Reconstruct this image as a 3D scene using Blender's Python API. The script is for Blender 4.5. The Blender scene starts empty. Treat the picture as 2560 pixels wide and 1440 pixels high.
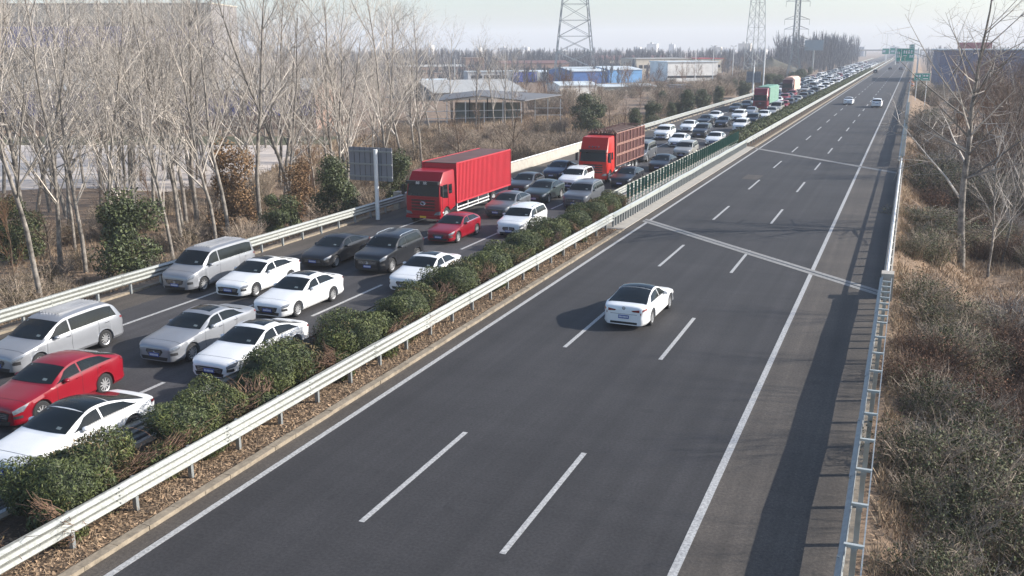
import bpy, math, random
import numpy as np
from mathutils import Vector, Matrix, noise
R = math.radians
rnd = random.Random(7)
C = bpy.context.scene.collection
scene = bpy.context.scene

# ------------------------------------------------------------------ camera
PITCH, YAW, ROLL, CAMH = 0.24563, 0.38745, 0.003, 11.134
cam_d = bpy.data.cameras.new('camera'); cam = bpy.data.objects.new('camera', cam_d); C.objects.link(cam)
fw = Vector((-math.sin(YAW)*math.cos(PITCH), math.cos(YAW)*math.cos(PITCH), -math.sin(PITCH)))
rt = Vector((math.cos(YAW), math.sin(YAW), 0)); dn = fw.cross(rt)
c_, s_ = math.cos(ROLL), math.sin(ROLL)
rt, dn = rt*c_+dn*s_, dn*c_-rt*s_
M = Matrix((rt, -dn, -fw)).transposed().to_4x4(); M.translation = Vector((0, 0, CAMH))
cam.matrix_world = M
cam_d.sensor_width = 36; cam_d.lens = 36*2403.99/2560
cam_d.clip_start = .5; cam_d.clip_end = 12000
scene.camera = cam

# ------------------------------------------------------------------ world, sun, exposure
SUNV = Vector((1.9, .8, 1.0)).normalized()
W = bpy.data.worlds.new('World'); scene.world = W; W.use_nodes = True
nt = W.node_tree; bg = nt.nodes['Background']
sky = nt.nodes.new('ShaderNodeTexSky'); sky.sky_type = 'NISHITA'; sky.sun_disc = False
sky.sun_elevation = math.asin(SUNV.z); sky.sun_rotation = math.atan2(SUNV.x, SUNV.y)
sky.air_density = 1.0; sky.dust_density = 1.4; sky.ozone_density = 2.6; sky.altitude = 0
nt.links.new(sky.outputs[0], bg.inputs[0]); bg.inputs[1].default_value = .145
sd = bpy.data.lights.new('sun', 'SUN'); sd.energy = 5; sd.angle = R(.55); sd.color = (1, .95, .88)
sun = bpy.data.objects.new('sun', sd); C.objects.link(sun)
sun.rotation_euler = SUNV.to_track_quat('Z', 'Y').to_euler()
vs = scene.view_settings; vs.view_transform = 'Standard'; vs.look = 'None'; vs.gamma = 1; vs.exposure = .6
scene.render.engine = 'CYCLES'
cy = scene.cycles
cy.max_bounces = 5; cy.diffuse_bounces = 2; cy.glossy_bounces = 2; cy.transmission_bounces = 2
cy.volume_bounces = 1; cy.transparent_max_bounces = 6; cy.use_denoising = True
cy.sample_clamp_indirect = 4

# ------------------------------------------------------------------ materials
MATS = {}
def mat(name, col, rough=.8, metal=0., var=.12, scale=3., bump=0., col2=None, island=0., spec=.5, stretch=None, coat=0., detail=6, world=False):
    if name in MATS: return MATS[name]
    m = bpy.data.materials.new(name); m.use_nodes = True; t = m.node_tree
    b = t.nodes['Principled BSDF']; b.inputs['Roughness'].default_value = rough; b.inputs['Metallic'].default_value = metal
    b.inputs['Specular IOR Level'].default_value = spec; b.inputs['Coat Weight'].default_value = coat
    if coat: b.inputs['Coat Roughness'].default_value = .04
    if col2 is None: col2 = tuple(max(0, c*(1-2*var)) for c in col); 
    tc = t.nodes.new('ShaderNodeNewGeometry') if world else t.nodes.new('ShaderNodeTexCoord')
    src = tc.outputs['Position'] if world else tc.outputs['Object']
    if stretch:
        mp = t.nodes.new('ShaderNodeMapping'); mp.inputs['Scale'].default_value = stretch
        t.links.new(src, mp.inputs[0]); src = mp.outputs[0]
    n = t.nodes.new('ShaderNodeTexNoise'); n.inputs['Scale'].default_value = scale; n.inputs['Detail'].default_value = detail
    n.inputs['Roughness'].default_value = .65
    t.links.new(src, n.inputs['Vector'])
    r = t.nodes.new('ShaderNodeValToRGB'); r.color_ramp.elements[0].position = .32; r.color_ramp.elements[1].position = .68
    r.color_ramp.elements[0].color = (*col2, 1); r.color_ramp.elements[1].color = (*col, 1)
    t.links.new(n.outputs['Fac'], r.inputs[0]); out = r.outputs[0]
    if island:
        g = t.nodes.new('ShaderNodeNewGeometry'); h = t.nodes.new('ShaderNodeHueSaturation')
        mr = t.nodes.new('ShaderNodeMapRange'); mr.inputs['To Min'].default_value = 1-island; mr.inputs['To Max'].default_value = 1+island
        t.links.new(g.outputs['Random Per Island'], mr.inputs[0]); t.links.new(mr.outputs[0], h.inputs['Value']); t.links.new(out, h.inputs['Color']); out = h.outputs[0]
    t.links.new(out, b.inputs['Base Color'])
    if bump:
        bp = t.nodes.new('ShaderNodeBump'); bp.inputs['Strength'].default_value = bump; bp.inputs['Distance'].default_value = .05
        t.links.new(n.outputs['Fac'], bp.inputs['Height']); t.links.new(bp.outputs[0], b.inputs['Normal'])
    MATS[name] = m; return m

def asphalt(name, col, streak=.25):
    """worn asphalt: grit, blotches, long wheel-path streaks running with the traffic"""
    m = bpy.data.materials.new(name); m.use_nodes = True; t = m.node_tree; L = t.links
    b = t.nodes['Principled BSDF']; b.inputs['Roughness'].default_value = .82
    g = t.nodes.new('ShaderNodeNewGeometry')
    def nz(scale, vec=None, det=5):
        n = t.nodes.new('ShaderNodeTexNoise'); n.inputs['Scale'].default_value = scale; n.inputs['Detail'].default_value = det
        if vec:
            mp = t.nodes.new('ShaderNodeMapping'); mp.inputs['Scale'].default_value = vec; L.new(g.outputs['Position'], mp.inputs[0]); L.new(mp.outputs[0], n.inputs['Vector'])
        else: L.new(g.outputs['Position'], n.inputs['Vector'])
        return n.outputs['Fac']
    def mr(f, lo, hi, a=.3, z=.7):
        q = t.nodes.new('ShaderNodeMapRange'); L.new(f, q.inputs[0]); q.inputs[1].default_value = a; q.inputs[2].default_value = z
        q.inputs[3].default_value = lo; q.inputs[4].default_value = hi; return q.outputs[0]
    def mul(a, c):
        q = t.nodes.new('ShaderNodeMath'); q.operation = 'MULTIPLY'; L.new(a, q.inputs[0]); L.new(c, q.inputs[1]); return q.outputs[0]
    f = mul(mul(mr(nz(60, det=2), .6, 1.4), mr(nz(13, det=3), .72, 1.28)), mr(nz(1.0, (2.2, .035, 1)), 1-streak, 1+streak))
    f = mul(f, mr(nz(.23), .82, 1.18)); f = mul(f, mr(nz(.5, (.25, 3, 1), 3), .92, 1.07)); f = mul(f, mr(nz(1.7), .80, 1.0, .28, .36)); f = mul(f, mr(nz(.9, (1.5, .02, 1), 2), .86, 1.1)); f = mul(f, mr(nz(9, det=1), 1.0, 1.5, .74, .80))
    h = t.nodes.new('ShaderNodeMix'); h.data_type = 'RGBA'; h.blend_type = 'MULTIPLY'; h.inputs[0].default_value = 1
    h.inputs[6].default_value = (*col, 1); L.new(f, h.inputs[7]); L.new(h.outputs[2], b.inputs['Base Color'])
    bp = t.nodes.new('ShaderNodeBump'); bp.inputs['Strength'].default_value = .25; bp.inputs['Distance'].default_value = .01
    L.new(nz(60, det=2), bp.inputs['Height']); L.new(bp.outputs[0], b.inputs['Normal'])
    MATS[name] = m; return m

ASPH = asphalt('asphalt', (.032, .030, .0305), .16); SHOULD = asphalt('old_asphalt', (.074, .062, .051), .22)
ASPHW = asphalt('asphalt_west', (.046, .043, .044), .2)
PAINTLINE = mat('road_paint', (.56, .55, .53), .7, var=.3, scale=14, world=True)
def groove_bands(m, freq, z0):
    """darker bands along the grooves of the ridged rail, set by height"""
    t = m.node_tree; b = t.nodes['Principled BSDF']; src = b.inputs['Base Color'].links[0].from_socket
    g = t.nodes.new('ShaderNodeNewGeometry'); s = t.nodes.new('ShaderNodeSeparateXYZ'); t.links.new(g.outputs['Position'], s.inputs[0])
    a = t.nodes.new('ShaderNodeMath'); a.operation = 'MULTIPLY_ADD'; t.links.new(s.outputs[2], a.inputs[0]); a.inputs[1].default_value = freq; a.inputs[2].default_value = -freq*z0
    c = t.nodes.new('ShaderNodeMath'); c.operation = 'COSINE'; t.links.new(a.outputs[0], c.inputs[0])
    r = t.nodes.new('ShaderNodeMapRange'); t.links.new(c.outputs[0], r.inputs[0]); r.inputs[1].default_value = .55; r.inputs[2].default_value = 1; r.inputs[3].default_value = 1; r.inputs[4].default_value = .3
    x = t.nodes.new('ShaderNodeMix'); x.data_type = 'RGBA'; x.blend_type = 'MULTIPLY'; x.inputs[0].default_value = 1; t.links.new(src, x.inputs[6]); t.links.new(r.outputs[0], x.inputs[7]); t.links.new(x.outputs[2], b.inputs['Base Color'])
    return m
CONC = mat('concrete', (.46, .42, .36), .85, var=.12, scale=2.2, bump=.2, world=True)
CONCD = mat('kerb_concrete', (.34, .28, .205), .9, var=.25, scale=4, bump=.4, world=True)
SOIL = mat('soil', (.13, .085, .05), .95, scale=6, bump=1, col2=(.04, .028, .018), world=True, detail=10)
LITTER = mat('dry_leaf', (.42, .285, .175), .85, var=.25, scale=2, island=.55)
GALV = mat('galvanised_steel', (.52, .54, .50), .42, .25, var=.07, scale=5, world=True)
GALVD = mat('weathered_steel', (.33, .35, .35), .5, .4, var=.12, scale=6, world=True)
STEELW = mat('painted_steel', (.78, .78, .76), .5, var=.06)
GALVB = groove_bands(mat('rail_steel', (.52, .53, .49), .5, .15, var=.2, scale=11, world=True), 2*math.pi/(.56/3), 1.05)
BARK = mat('pale_bark', (.35, .31, .265), .85, var=.42, scale=2.5)
BARKD = mat('brown_bark', (.16, .115, .08), .9, var=.25, scale=4)
TWIG = mat('twig', (.49, .435, .375), .8, var=.2, scale=2, island=.75)
TWIGD = mat('brown_twig', (.17, .11, .075), .85, var=.2, scale=2, island=.4)
TWIGO = mat('orange_twig', (.22, .12, .065), .85, var=.2, scale=1, island=.4)
LEAF = mat('evergreen_leaf', (.085, .10, .03), .6, var=.2, scale=1.6, island=.6, col2=(.035, .05, .018))
YEW = mat('yew_leaf', (.12, .135, .035), .65, scale=1.1, island=.6, col2=(.022, .038, .012))
YEWB = mat('yew_dead_leaf', (.16, .11, .055), .8, scale=2, island=.5, col2=(.10, .085, .03))
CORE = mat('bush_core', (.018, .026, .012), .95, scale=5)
DEADTW = mat('dead_twig', (.21, .125, .08), .85, island=.4)
BRUSH = mat('brush_leaf', (.11, .10, .045), .8, scale=.8, island=.6, col2=(.11, .07, .04))
REED = mat('dry_reed', (.38, .275, .175), .85, var=.2, scale=.3, island=.5, world=True)
GLASS = mat('car_glass', (.010, .014, .015), .08, var=.2, scale=1.5, spec=.32)
TYRE = mat('tyre', (.022, .022, .023), .85); DARKP = mat('dark_plastic', (.018, .018, .02), .5)
RIM = mat('alloy_rim', (.62, .62, .62), .35, .6, var=.05); CHROME = mat('chrome', (.75, .76, .78), .18, .9, var=.04)
HEADL = mat('headlight_glass', (.24, .26, .29), .12, .3, var=.2, scale=14, coat=.5)
TAIL = mat('taillight_glass', (.25, .012, .012), .2, var=.3, scale=10, coat=.5)
PLATEB = mat('plate_blue', (.02, .06, .30), .4, var=.05); PLATEY = mat('plate_yellow', (.7, .45, .03), .4, var=.05); WHITE = mat('white_lettering', (.8, .8, .8), .5, var=.02)
def paint(n, c, metal=.0, rough=.32): return mat('paint_'+n, c, rough, metal, var=.045, scale=1.3, coat=.45, spec=.4)
PW = paint('white', (.80, .80, .79)); PS = paint('silver', (.30, .31, .33), .35, .35); PK = paint('black', (.012, .013, .016)); PG = paint('grey', (.048, .05, .056), .1)
PMG = paint('mid_grey', (.13, .135, .145), .3)
PR = paint('red', (.23, .003, .012)); PN = paint('navy', (.02, .03, .07)); PGG = paint('greygreen', (.032, .046, .045), .1); PC = paint('champagne', (.42, .40, .36), .35)
PT = mat('paint_truck_red', (.30, .004, .012), .4, 0, var=.06, scale=.9, coat=.15, spec=.3); PO = mat('paint_truck_orange_red', (.50, .020, .012), .4, 0, var=.06, scale=.9, coat=.15, spec=.3)

# ------------------------------------------------------------------ mesh helpers
class MB:
    def __init__(s): s.v = []; s.f = []; s.mi = []; s.m = 0
    def add(s, vs, fs):
        o = len(s.v); s.v.extend([tuple(q) for q in vs]); s.f.extend([tuple(i+o for i in f) for f in fs]); s.mi.extend([s.m]*len(fs))
    def box(s, x0, x1, y0, y1, z0, z1):
        v = [(x, y, z) for z in (z0, z1) for y in (y0, y1) for x in (x0, x1)]
        s.add(v, [(0, 2, 3, 1), (4, 5, 7, 6), (0, 1, 5, 4), (2, 6, 7, 3), (0, 4, 6, 2), (1, 3, 7, 5)])
    def quad(s, a, b, c, d): s.add([a, b, c, d], [(0, 1, 2, 3)])
    def tube(s, pts, rad, n=6, cap=True):
        pts = [Vector(p) for p in pts]; o = len(s.v); k = len(pts)
        if not hasattr(rad, '__len__'): rad = [rad]*k
        vs = []
        for i, p in enumerate(pts):
            d = (pts[min(i+1, k-1)]-pts[max(i-1, 0)])
            d = d.normalized() if d.length > 1e-9 else Vector((0, 0, 1))
            a = d.orthogonal().normalized() if i == 0 else (pa - d*pa.dot(d)).normalized()
            pa = a; b = d.cross(a)
            for j in range(n):
                t = 2*math.pi*j/n; vs.append(p+(a*math.cos(t)+b*math.sin(t))*rad[i])
        fs = [(i*n+j, i*n+(j+1) % n, (i+1)*n+(j+1) % n, (i+1)*n+j) for i in range(k-1) for j in range(n)]
        if cap: fs += [tuple(range(n))[::-1], tuple((k-1)*n+j for j in range(n))]
        s.add(vs, fs)
    def prism(s, poly, y0, y1, axis='y'):
        n = len(poly)
        f = {'y': lambda a, b, t: (a, t, b), 'x': lambda a, b, t: (t, a, b), 'z': lambda a, b, t: (a, b, t)}[axis]
        v = [f(a, b, y0) for a, b in poly]+[f(a, b, y1) for a, b in poly]
        s.add(v, [tuple(range(n)), tuple(range(2*n-1, n-1, -1))]+[(i, i+n, (i+1) % n+n, (i+1) % n) for i in range(n)])
    def build(s, name, mats, parent=None, smooth=None):
        me = bpy.data.meshes.new(name); me.from_pydata(s.v, [], s.f); me.update()
        ms = mats if isinstance(mats, (list, tuple)) else [mats]
        for m in ms: me.materials.append(m)
        if len(ms) > 1: me.polygons.foreach_set('material_index', s.mi)
        if smooth is not None:
            me.polygons.foreach_set('use_smooth', [True]*len(me.polygons)); me.set_sharp_from_angle(angle=R(smooth))
        o = bpy.data.objects.new(name, me); C.objects.link(o)
        if parent: o.parent = parent
        return o
def np_mesh(name, V, F, m, parent=None):
    """V (n,3), F (k,4) quads"""
    me = bpy.data.meshes.new(name); me.vertices.add(len(V)); me.vertices.foreach_set('co', np.asarray(V, np.float32).ravel())
    me.loops.add(F.size); me.loops.foreach_set('vertex_index', F.ravel().astype(np.int32))
    me.polygons.add(len(F)); me.polygons.foreach_set('loop_start', np.arange(0, F.size, F.shape[1], dtype=np.int32))
    me.polygons.foreach_set('loop_total', np.full(len(F), F.shape[1], np.int32))
    me.update(calc_edges=True); me.validate(); me.materials.append(m)
    o = bpy.data.objects.new(name, me); C.objects.link(o)
    if parent: o.parent = parent
    return o
def tag(o, label=None, cat=None, group=None, kind=None):
    if label: o['label'] = label
    if cat: o['category'] = cat
    if group: o['group'] = group
    if kind: o['kind'] = kind
    return o
def thing(name, label, cat, loc=(0, 0, 0), rz=0, group=None):
    o = bpy.data.objects.new(name, None); C.objects.link(o); o.location = loc; o.rotation_euler = (0, 0, rz)
    return tag(o, label, cat, group)
KIDS = {}
def kids(o): return [c for c in C.objects if c.parent == o]
def copy_tree(o, parent=None, kk=None):
    c = o.copy(); C.objects.link(c)
    if parent: c.parent = parent
    for ch in (KIDS.get(o.name) or kids(o)): copy_tree(ch, c)
    return c
def freeze(o):
    ch = kids(o); KIDS[o.name] = ch
    for q in ch: freeze(q)
def struct(mb, name, m, smooth=None):
    o = mb.build(name, m, None, smooth); o['kind'] = 'structure'; return o
def px(x, y, z=0):
    """point of the level z that the photograph shows at pixel (x, y) of its 2560 x 1440"""
    d = fw+rt*((x-1280)/2403.99)+dn*((y-720)/2403.99); t = (z-CAMH)/d.z
    return d.x*t, d.y*t

# ------------------------------------------------------------------ terrain
def hgt(x, y):
    n = noise.noise((x*.05, y*.05, 0))*.5+noise.noise((x*.3, y*.3, 3))*.14
    if x < -34.2:
        t = min(1, (-34.2-x)/4.5); return -.1-t*(1.5-n*max(0, min(1, (62+x)/10)))
    if x > .25:
        t = min(1, (x-.25)/4.5); z = -.12-t*(2.9-n)
        if y < 140 and x > 2.5:
            e = abs(y-(54.5+.25*x)); 
            if e < 3.2: z -= 1.7*(1-(e/3.2)**2)*min(1, (x-2.5)/2)
        return z
    return -.1
def lin(a, b, n): return [a+(b-a)*i/n for i in range(n)]
xs = lin(-3500, -500, 10)+lin(-500, -150, 20)+lin(-150, -60, 36)+lin(-60, -34.2, 30)+[-34.2, -30, -17, -5, .25]+lin(.6, 14, 34)+lin(14, 60, 24)+lin(60, 300, 16)+lin(300, 2500, 10)+[2500]
ys = lin(-150, 0, 8)+lin(0, 130, 120)+lin(130, 400, 60)+lin(400, 1000, 20)+lin(1000, 3600, 12)+[3600]
mb = MB(); nx = len(xs)
mb.v = [(x, y, hgt(x, y)) for y in ys for x in xs]
mb.f = [(j*nx+i, j*nx+i+1, (j+1)*nx+i+1, (j+1)*nx+i) for j in range(len(ys)-1) for i in range(nx-1)]; mb.mi = [0]*len(mb.f)
GROUND = mat('ground_earth', (.29, .195, .125), .95, scale=.9, bump=1, col2=(.12, .085, .055), world=True, detail=14)
struct(mb, 'ground', GROUND, 180)

Y0, Y1 = -30, 1800
def sheet(name, x0, x1, y0, y1, z, m, n=1):
    b = MB(); b.box(x0, x1, y0, y1, z-.04, z); return struct(b, name, m)
sheet('road_east', -15.86, -.45, Y0, Y1, 0, ASPH)
sheet('road_west', -32.95, -19.45, Y0, Y1, 0, ASPHW)
sheet('road_shoulder', -3.77, -.5, Y0, Y1, .004, SHOULD)
sheet('road_inner_shoulder', -15.85, -15.36, Y0, Y1, .004, SHOULD)
sheet('road_west_shoulder', -32.9, -31.2, Y0, Y1, .004, SHOULD)
sheet('median_soil', -19.45, -16.1, Y0, 57.4, .06, SOIL); sheet('median_soil_beyond', -19.45, -16.1, 112, Y1, .06, SOIL)
sheet('median_slab', -19.45, -15.87, 57.4, 112, .07, CONC)
# kerb in cast lengths with open joints
b = MB(); y = Y0
while y < 57.3:
    l = 1.0 if y > 0 else 5; j = rnd.uniform(-.012, .012)
    b.box(-16.12+j, -15.86+j, y+.012, min(y+l, 57.39), -.02, .115+rnd.uniform(-.008, .008)); y += l
b.box(-16.12, -15.86, 112, Y1, -.02, .115)
struct(b, 'kerb', CONCD)
b = MB(); b.box(-19.68, -19.45, Y0, Y1, -.02, .11); struct(b, 'kerb_west', CONCD)
b = MB(); b.box(-33.2, -32.95, Y0, 58.5, -.02, .1); b.box(-33.2, -32.95, 112, Y1, -.02, .1); struct(b, 'kerb_outer', CONCD)
b = MB(); b.box(-.5, -.3, Y0, 45, -.05, .03); b.box(-.5, -.3, 98, Y1, -.05, .05); struct(b, 'kerb_east', CONCD)
# painted lines
b = MB()
def line(x, y0, y1, w=.18, z=.009):
    y = y0
    while y < y1:
        e = min(y1, y+rnd.uniform(6, 14)); b.box(x-w/2, x+w/2, y+.01, e, z-.004, z); y = e
line(-15.24, Y0, Y1); line(-3.87, Y0, Y1, .2); line(-29.4, Y0, Y1, .16); line(-19.95, Y0, Y1, .15)
for x, ph in ((-11.4, 18.24), (-7.65, 18.11), (-22.87, 18.4), (-26.35, 18.4)):
    for k in range(-3, 100): b.box(x-.075, x+.075, ph+15*k, ph+15*k+6, .002, .006)
struct(b, 'lane_markings', PAINTLINE)
# bridge expansion joints, skewed over the carriageway: two pale concrete strips either side of a dark steel one
JC = mat('joint_concrete', (.33, .32, .30), .85, var=.2, scale=7, world=True)
for (ax, ay, bx_, by) in ((-15.6, 61.4, -.6, 46.5), (-15.6, 110.8, -.6, 93.4)):
    for nm, o0, o1, mm, z in (('bridge_joint_concrete', -.55, .55, JC, .012), ('bridge_joint', -.09, .09, MATS['dark_plastic'], .016)):
        b = MB(); b.quad((ax, ay+o0, z), (bx_, by+o0, z), (bx_, by+o1, z), (ax, ay+o1, z)); struct(b, nm, mm)
    sx = (by-ay)/(bx_-ax); b = MB(); b.quad((-32.9, ay+sx*(-32.9-ax)-.4, .012), (-19.6, ay+sx*(-19.6-ax)-.4, .012), (-19.6, ay+sx*(-19.6-ax)+.4, .012), (-32.9, ay+sx*(-32.9-ax)+.4, .012)); struct(b, 'bridge_joint_west', JC)
b = MB(); b.quad((-12.95, 84.5, .007), (-11.6, 84.2, .007), (-11.5, 87.2, .007), (-12.9, 87.6, .007)); struct(b, 'road_patch', SHOULD)
# pale yard behind the left trees and the hard ground round the sheds
YARD = mat('yard', (.66, .58, .50), .9, scale=.12, col2=(.46, .39, .34), world=True, detail=8)
OLIVE = mat('olive_grass', (.10, .10, .045), .95, scale=.6, world=True)
def poly_sheet(name, pts, z, m):
    b = MB(); b.add([(x, y, z) for x, y in pts], [tuple(range(len(pts)))]); return struct(b, name, m)
poly_sheet('yard', [px(-700, 500, -1.6), px(200, 470, -1.6), px(420, 480, -1.6), px(610, 455, -1.6), px(690, 420, -1.6), px(850, 380, -1.6), px(760, 352, -1), px(-900, 352, -1)], -1.585, YARD)
poly_sheet('field_strip', [px(-900, 351, -1), px(840, 351, -1), px(860, 331, -1), px(-900, 331, -1)], -1.58, OLIVE)

# ------------------------------------------------------------------ guard rails
def thrie(b, x, y0, y1, side, zt=1.05, h=.56, step=4):
    n = 13; prof = []
    for i in range(n):
        t = i/(n-1); prof.append((.06*math.cos(t*6*math.pi)*-1, zt-h*t))
    ys_ = [y0]; 
    while ys_[-1] < y1: ys_.append(min(y1, ys_[-1]+(step if ys_[-1] < 130 else 40)))
    pj = 0
    for si, (a, e) in enumerate(zip(ys_[:-1], ys_[1:])):
        j = rnd.uniform(-.022, .022) if a < 130 else 0; o = []
        if a < 130:
            for zz in (zt-.06, zt-.16, zt-.25, zt-.35, zt-.44): b.box(x+side*.045-.02, x+side*.045+.022, e-.10, e-.075, zz, zz+.025)
        lap = .012 if si % 2 else 0
        for yy, jj in ((a, pj), (e+.12 if e < y1 else e, j)): o += [(x+side*(q[0]+lap), yy, q[1]+jj) for q in prof]
        pj = j
        b.add(o, [(i, i+1, n+i+1, n+i) for i in range(n-1)])
        b.add([(v[0]-side*.012, v[1], v[2]) for v in o], [(i+1, i, n+i, n+i+1) for i in range(n-1)])
def guard_rail(label, x, y0, y1, side, step=2.0, ymax=150, post=GALVD, zt=1.05):
    t = thing('guard_rail', label, 'guard rail', (0, 0, 0), 0, 'steel guard rails along the motorway')
    b = MB(); thrie(b, x, y0, y1, side, zt); b.build('beam', GALVB, t, 50)
    y = y0+.6; k = 0; far = MB()
    while y < y1-.2:
        q = MB() if (y < ymax and k < 99) else far
        px0 = x-side*.19
        q.box(px0-.06, px0+.06, y-.045, y+.045, -.1, zt-.08); q.box(min(x-side*.06, px0), max(x-side*.06, px0), y-.05, y+.05, zt-.36, zt-.1)
        if q is not far: q.build('post', post, t); k += 1
        y += step if y < ymax else step*2
    if far.v: o = far.build('post', post, t); o['kind'] = 'stuff'
    return t
guard_rail('three-ridged steel guard rail on the leafy median kerb beside the clear carriageway', -16.62, 0, 57.6, 1)
guard_rail('three-ridged steel guard rail beyond the bridge along the median hedge, clear carriageway side', -16.62, 111, 900, 1)
guard_rail('low guard rail behind the yew bushes beside the jammed inner lane', -19.72, 0, 900, -1, 4, 160, zt=.85)
guard_rail('three-ridged steel guard rail in front of the bare poplars and the jammed outer lane', -32.75, 5, 60, 1)
guard_rail('far pale guard rail on the outer edge of the jammed carriageway past the bridge', -32.75, 105, 900, 1, 2)
# east rail: front beam, cross pieces and a rear strip, seen from above like a ladder
def ladder(label, y0, y1):
    t = thing('guard_rail', label, 'guard rail', (0, 0, 0), 0, 'steel guard rails along the motorway')
    b = MB(); thrie(b, -.50, y0, y1, -1, 1.06, .58); b.build('beam', GALVD, t, 50)
    b = MB(); b.box(-.09, -.06, y0, min(y1, 200), .86, 1.03); b.build('rear_strip', GALVD, t)
    y = y0+.5; k = 0
    while y < min(y1, 200):
        b = MB(); b.box(-.47, -.06, y-.045, y+.045, .98, 1.045); b.box(-.32, -.2, y-.06, y+.06, -.1, .975); b.build('post', GALV, t); y += 2.0 if y < 36 else 1.0; k += 1
        if k > 95: break
ladder('double guard rail with cross pieces beside the overgrown bank, near side of the bridge', 3, 45.3)
ladder('double guard rail with cross pieces beside the road, beyond the bridge', 98.5, 700)
# bridge parapets
def parapet(label, x, side, y0, y1, solid=.56, posts=True):
    t = thing('bridge_parapet', label, 'parapet')
    b = MB(); b.prism([(x, -.6), (x+side*.02, solid*.3), (x+side*.12, solid), (x+side*.42, solid), (x+side*.42, -.6)], y0, y1); b.build('wall', CONC, t)
    b = MB(); b.tube([(x+side*.22, y0, .93), (x+side*.22, y1, .93)], .06, 8); b.build('top_rail', STEELW, t)
    y = y0+.4
    while y < y1:
        b = MB(); b.prism([(y-.08, solid-.02), (y+.16, solid-.02), (y+.05, .9), (y-.08, .9)], x+side*.16, x+side*.36, 'x'); b.build('post', CONC, t); y += 2.0
    b = MB(); b.box(min(x, x+side*.5)-.02, max(x, x+side*.5)+.02, y0-.7, y0+.02, -.3, 1.15); b.build('end_block', CONC, t)
parapet('pale concrete bridge parapet with a top rail on notched posts beside the bank', -.5, 1, 46.2, 97)
parapet('bright concrete bridge parapet behind the two red trucks on the jammed side', -33.0, -1, 60.5, 105, .85)
# median rail on the bridge with closely set posts
t = thing('bridge_railing', 'low pale steel railing with close posts on the median of the bridge', 'railing')
b = MB(); thrie(b, -16.62, 57.6, 111, 1, 1.0, .34); b.build('beam', GALV, t, 50)
y = 58.0; k = 0
while y < 110.8:
    b = MB(); b.box(-16.8, -16.68, y-.05, y+.05, .07, .92); b.build('post', GALVD, t); y += .6; k += 1
# anti-glare blades
t = thing('anti_glare_screen', 'row of upright green anti-glare blades on the median between the bushes and the hedge', 'anti-glare screen')
GREENP = mat('green_plastic', (.02, .13, .085), .45, var=.15, scale=4)
b = MB(); b.box(-17.78, -17.70, 64.2, 111.2, .80, .88); b.box(-17.9, -17.6, 64.2, 111.2, .07, .5); b.build('rail', CONC, t)
y = 64.6
BL = MB(); n = 6
pr = [(-.095+.19*i/n, .03*math.sin(math.pi*i/n)) for i in range(n+1)]
pr = pr+[(a, c-.012) for a, c in pr[::-1]]
BL.prism(pr, 0, 1.0, 'z'); BL.box(-.02, .02, -.03, .03, -.45, 0)
bl0 = None
while y < 110.8:
    if bl0 is None: o = bl0 = BL.build('blade', GREENP, t)
    else: o = bl0.copy(); C.objects.link(o); o.parent = t
    o.location = (-17.62, y, .86); o.rotation_euler = (0, 0, R(-8+rnd.uniform(-6, 6))); y += 1.0

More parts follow.
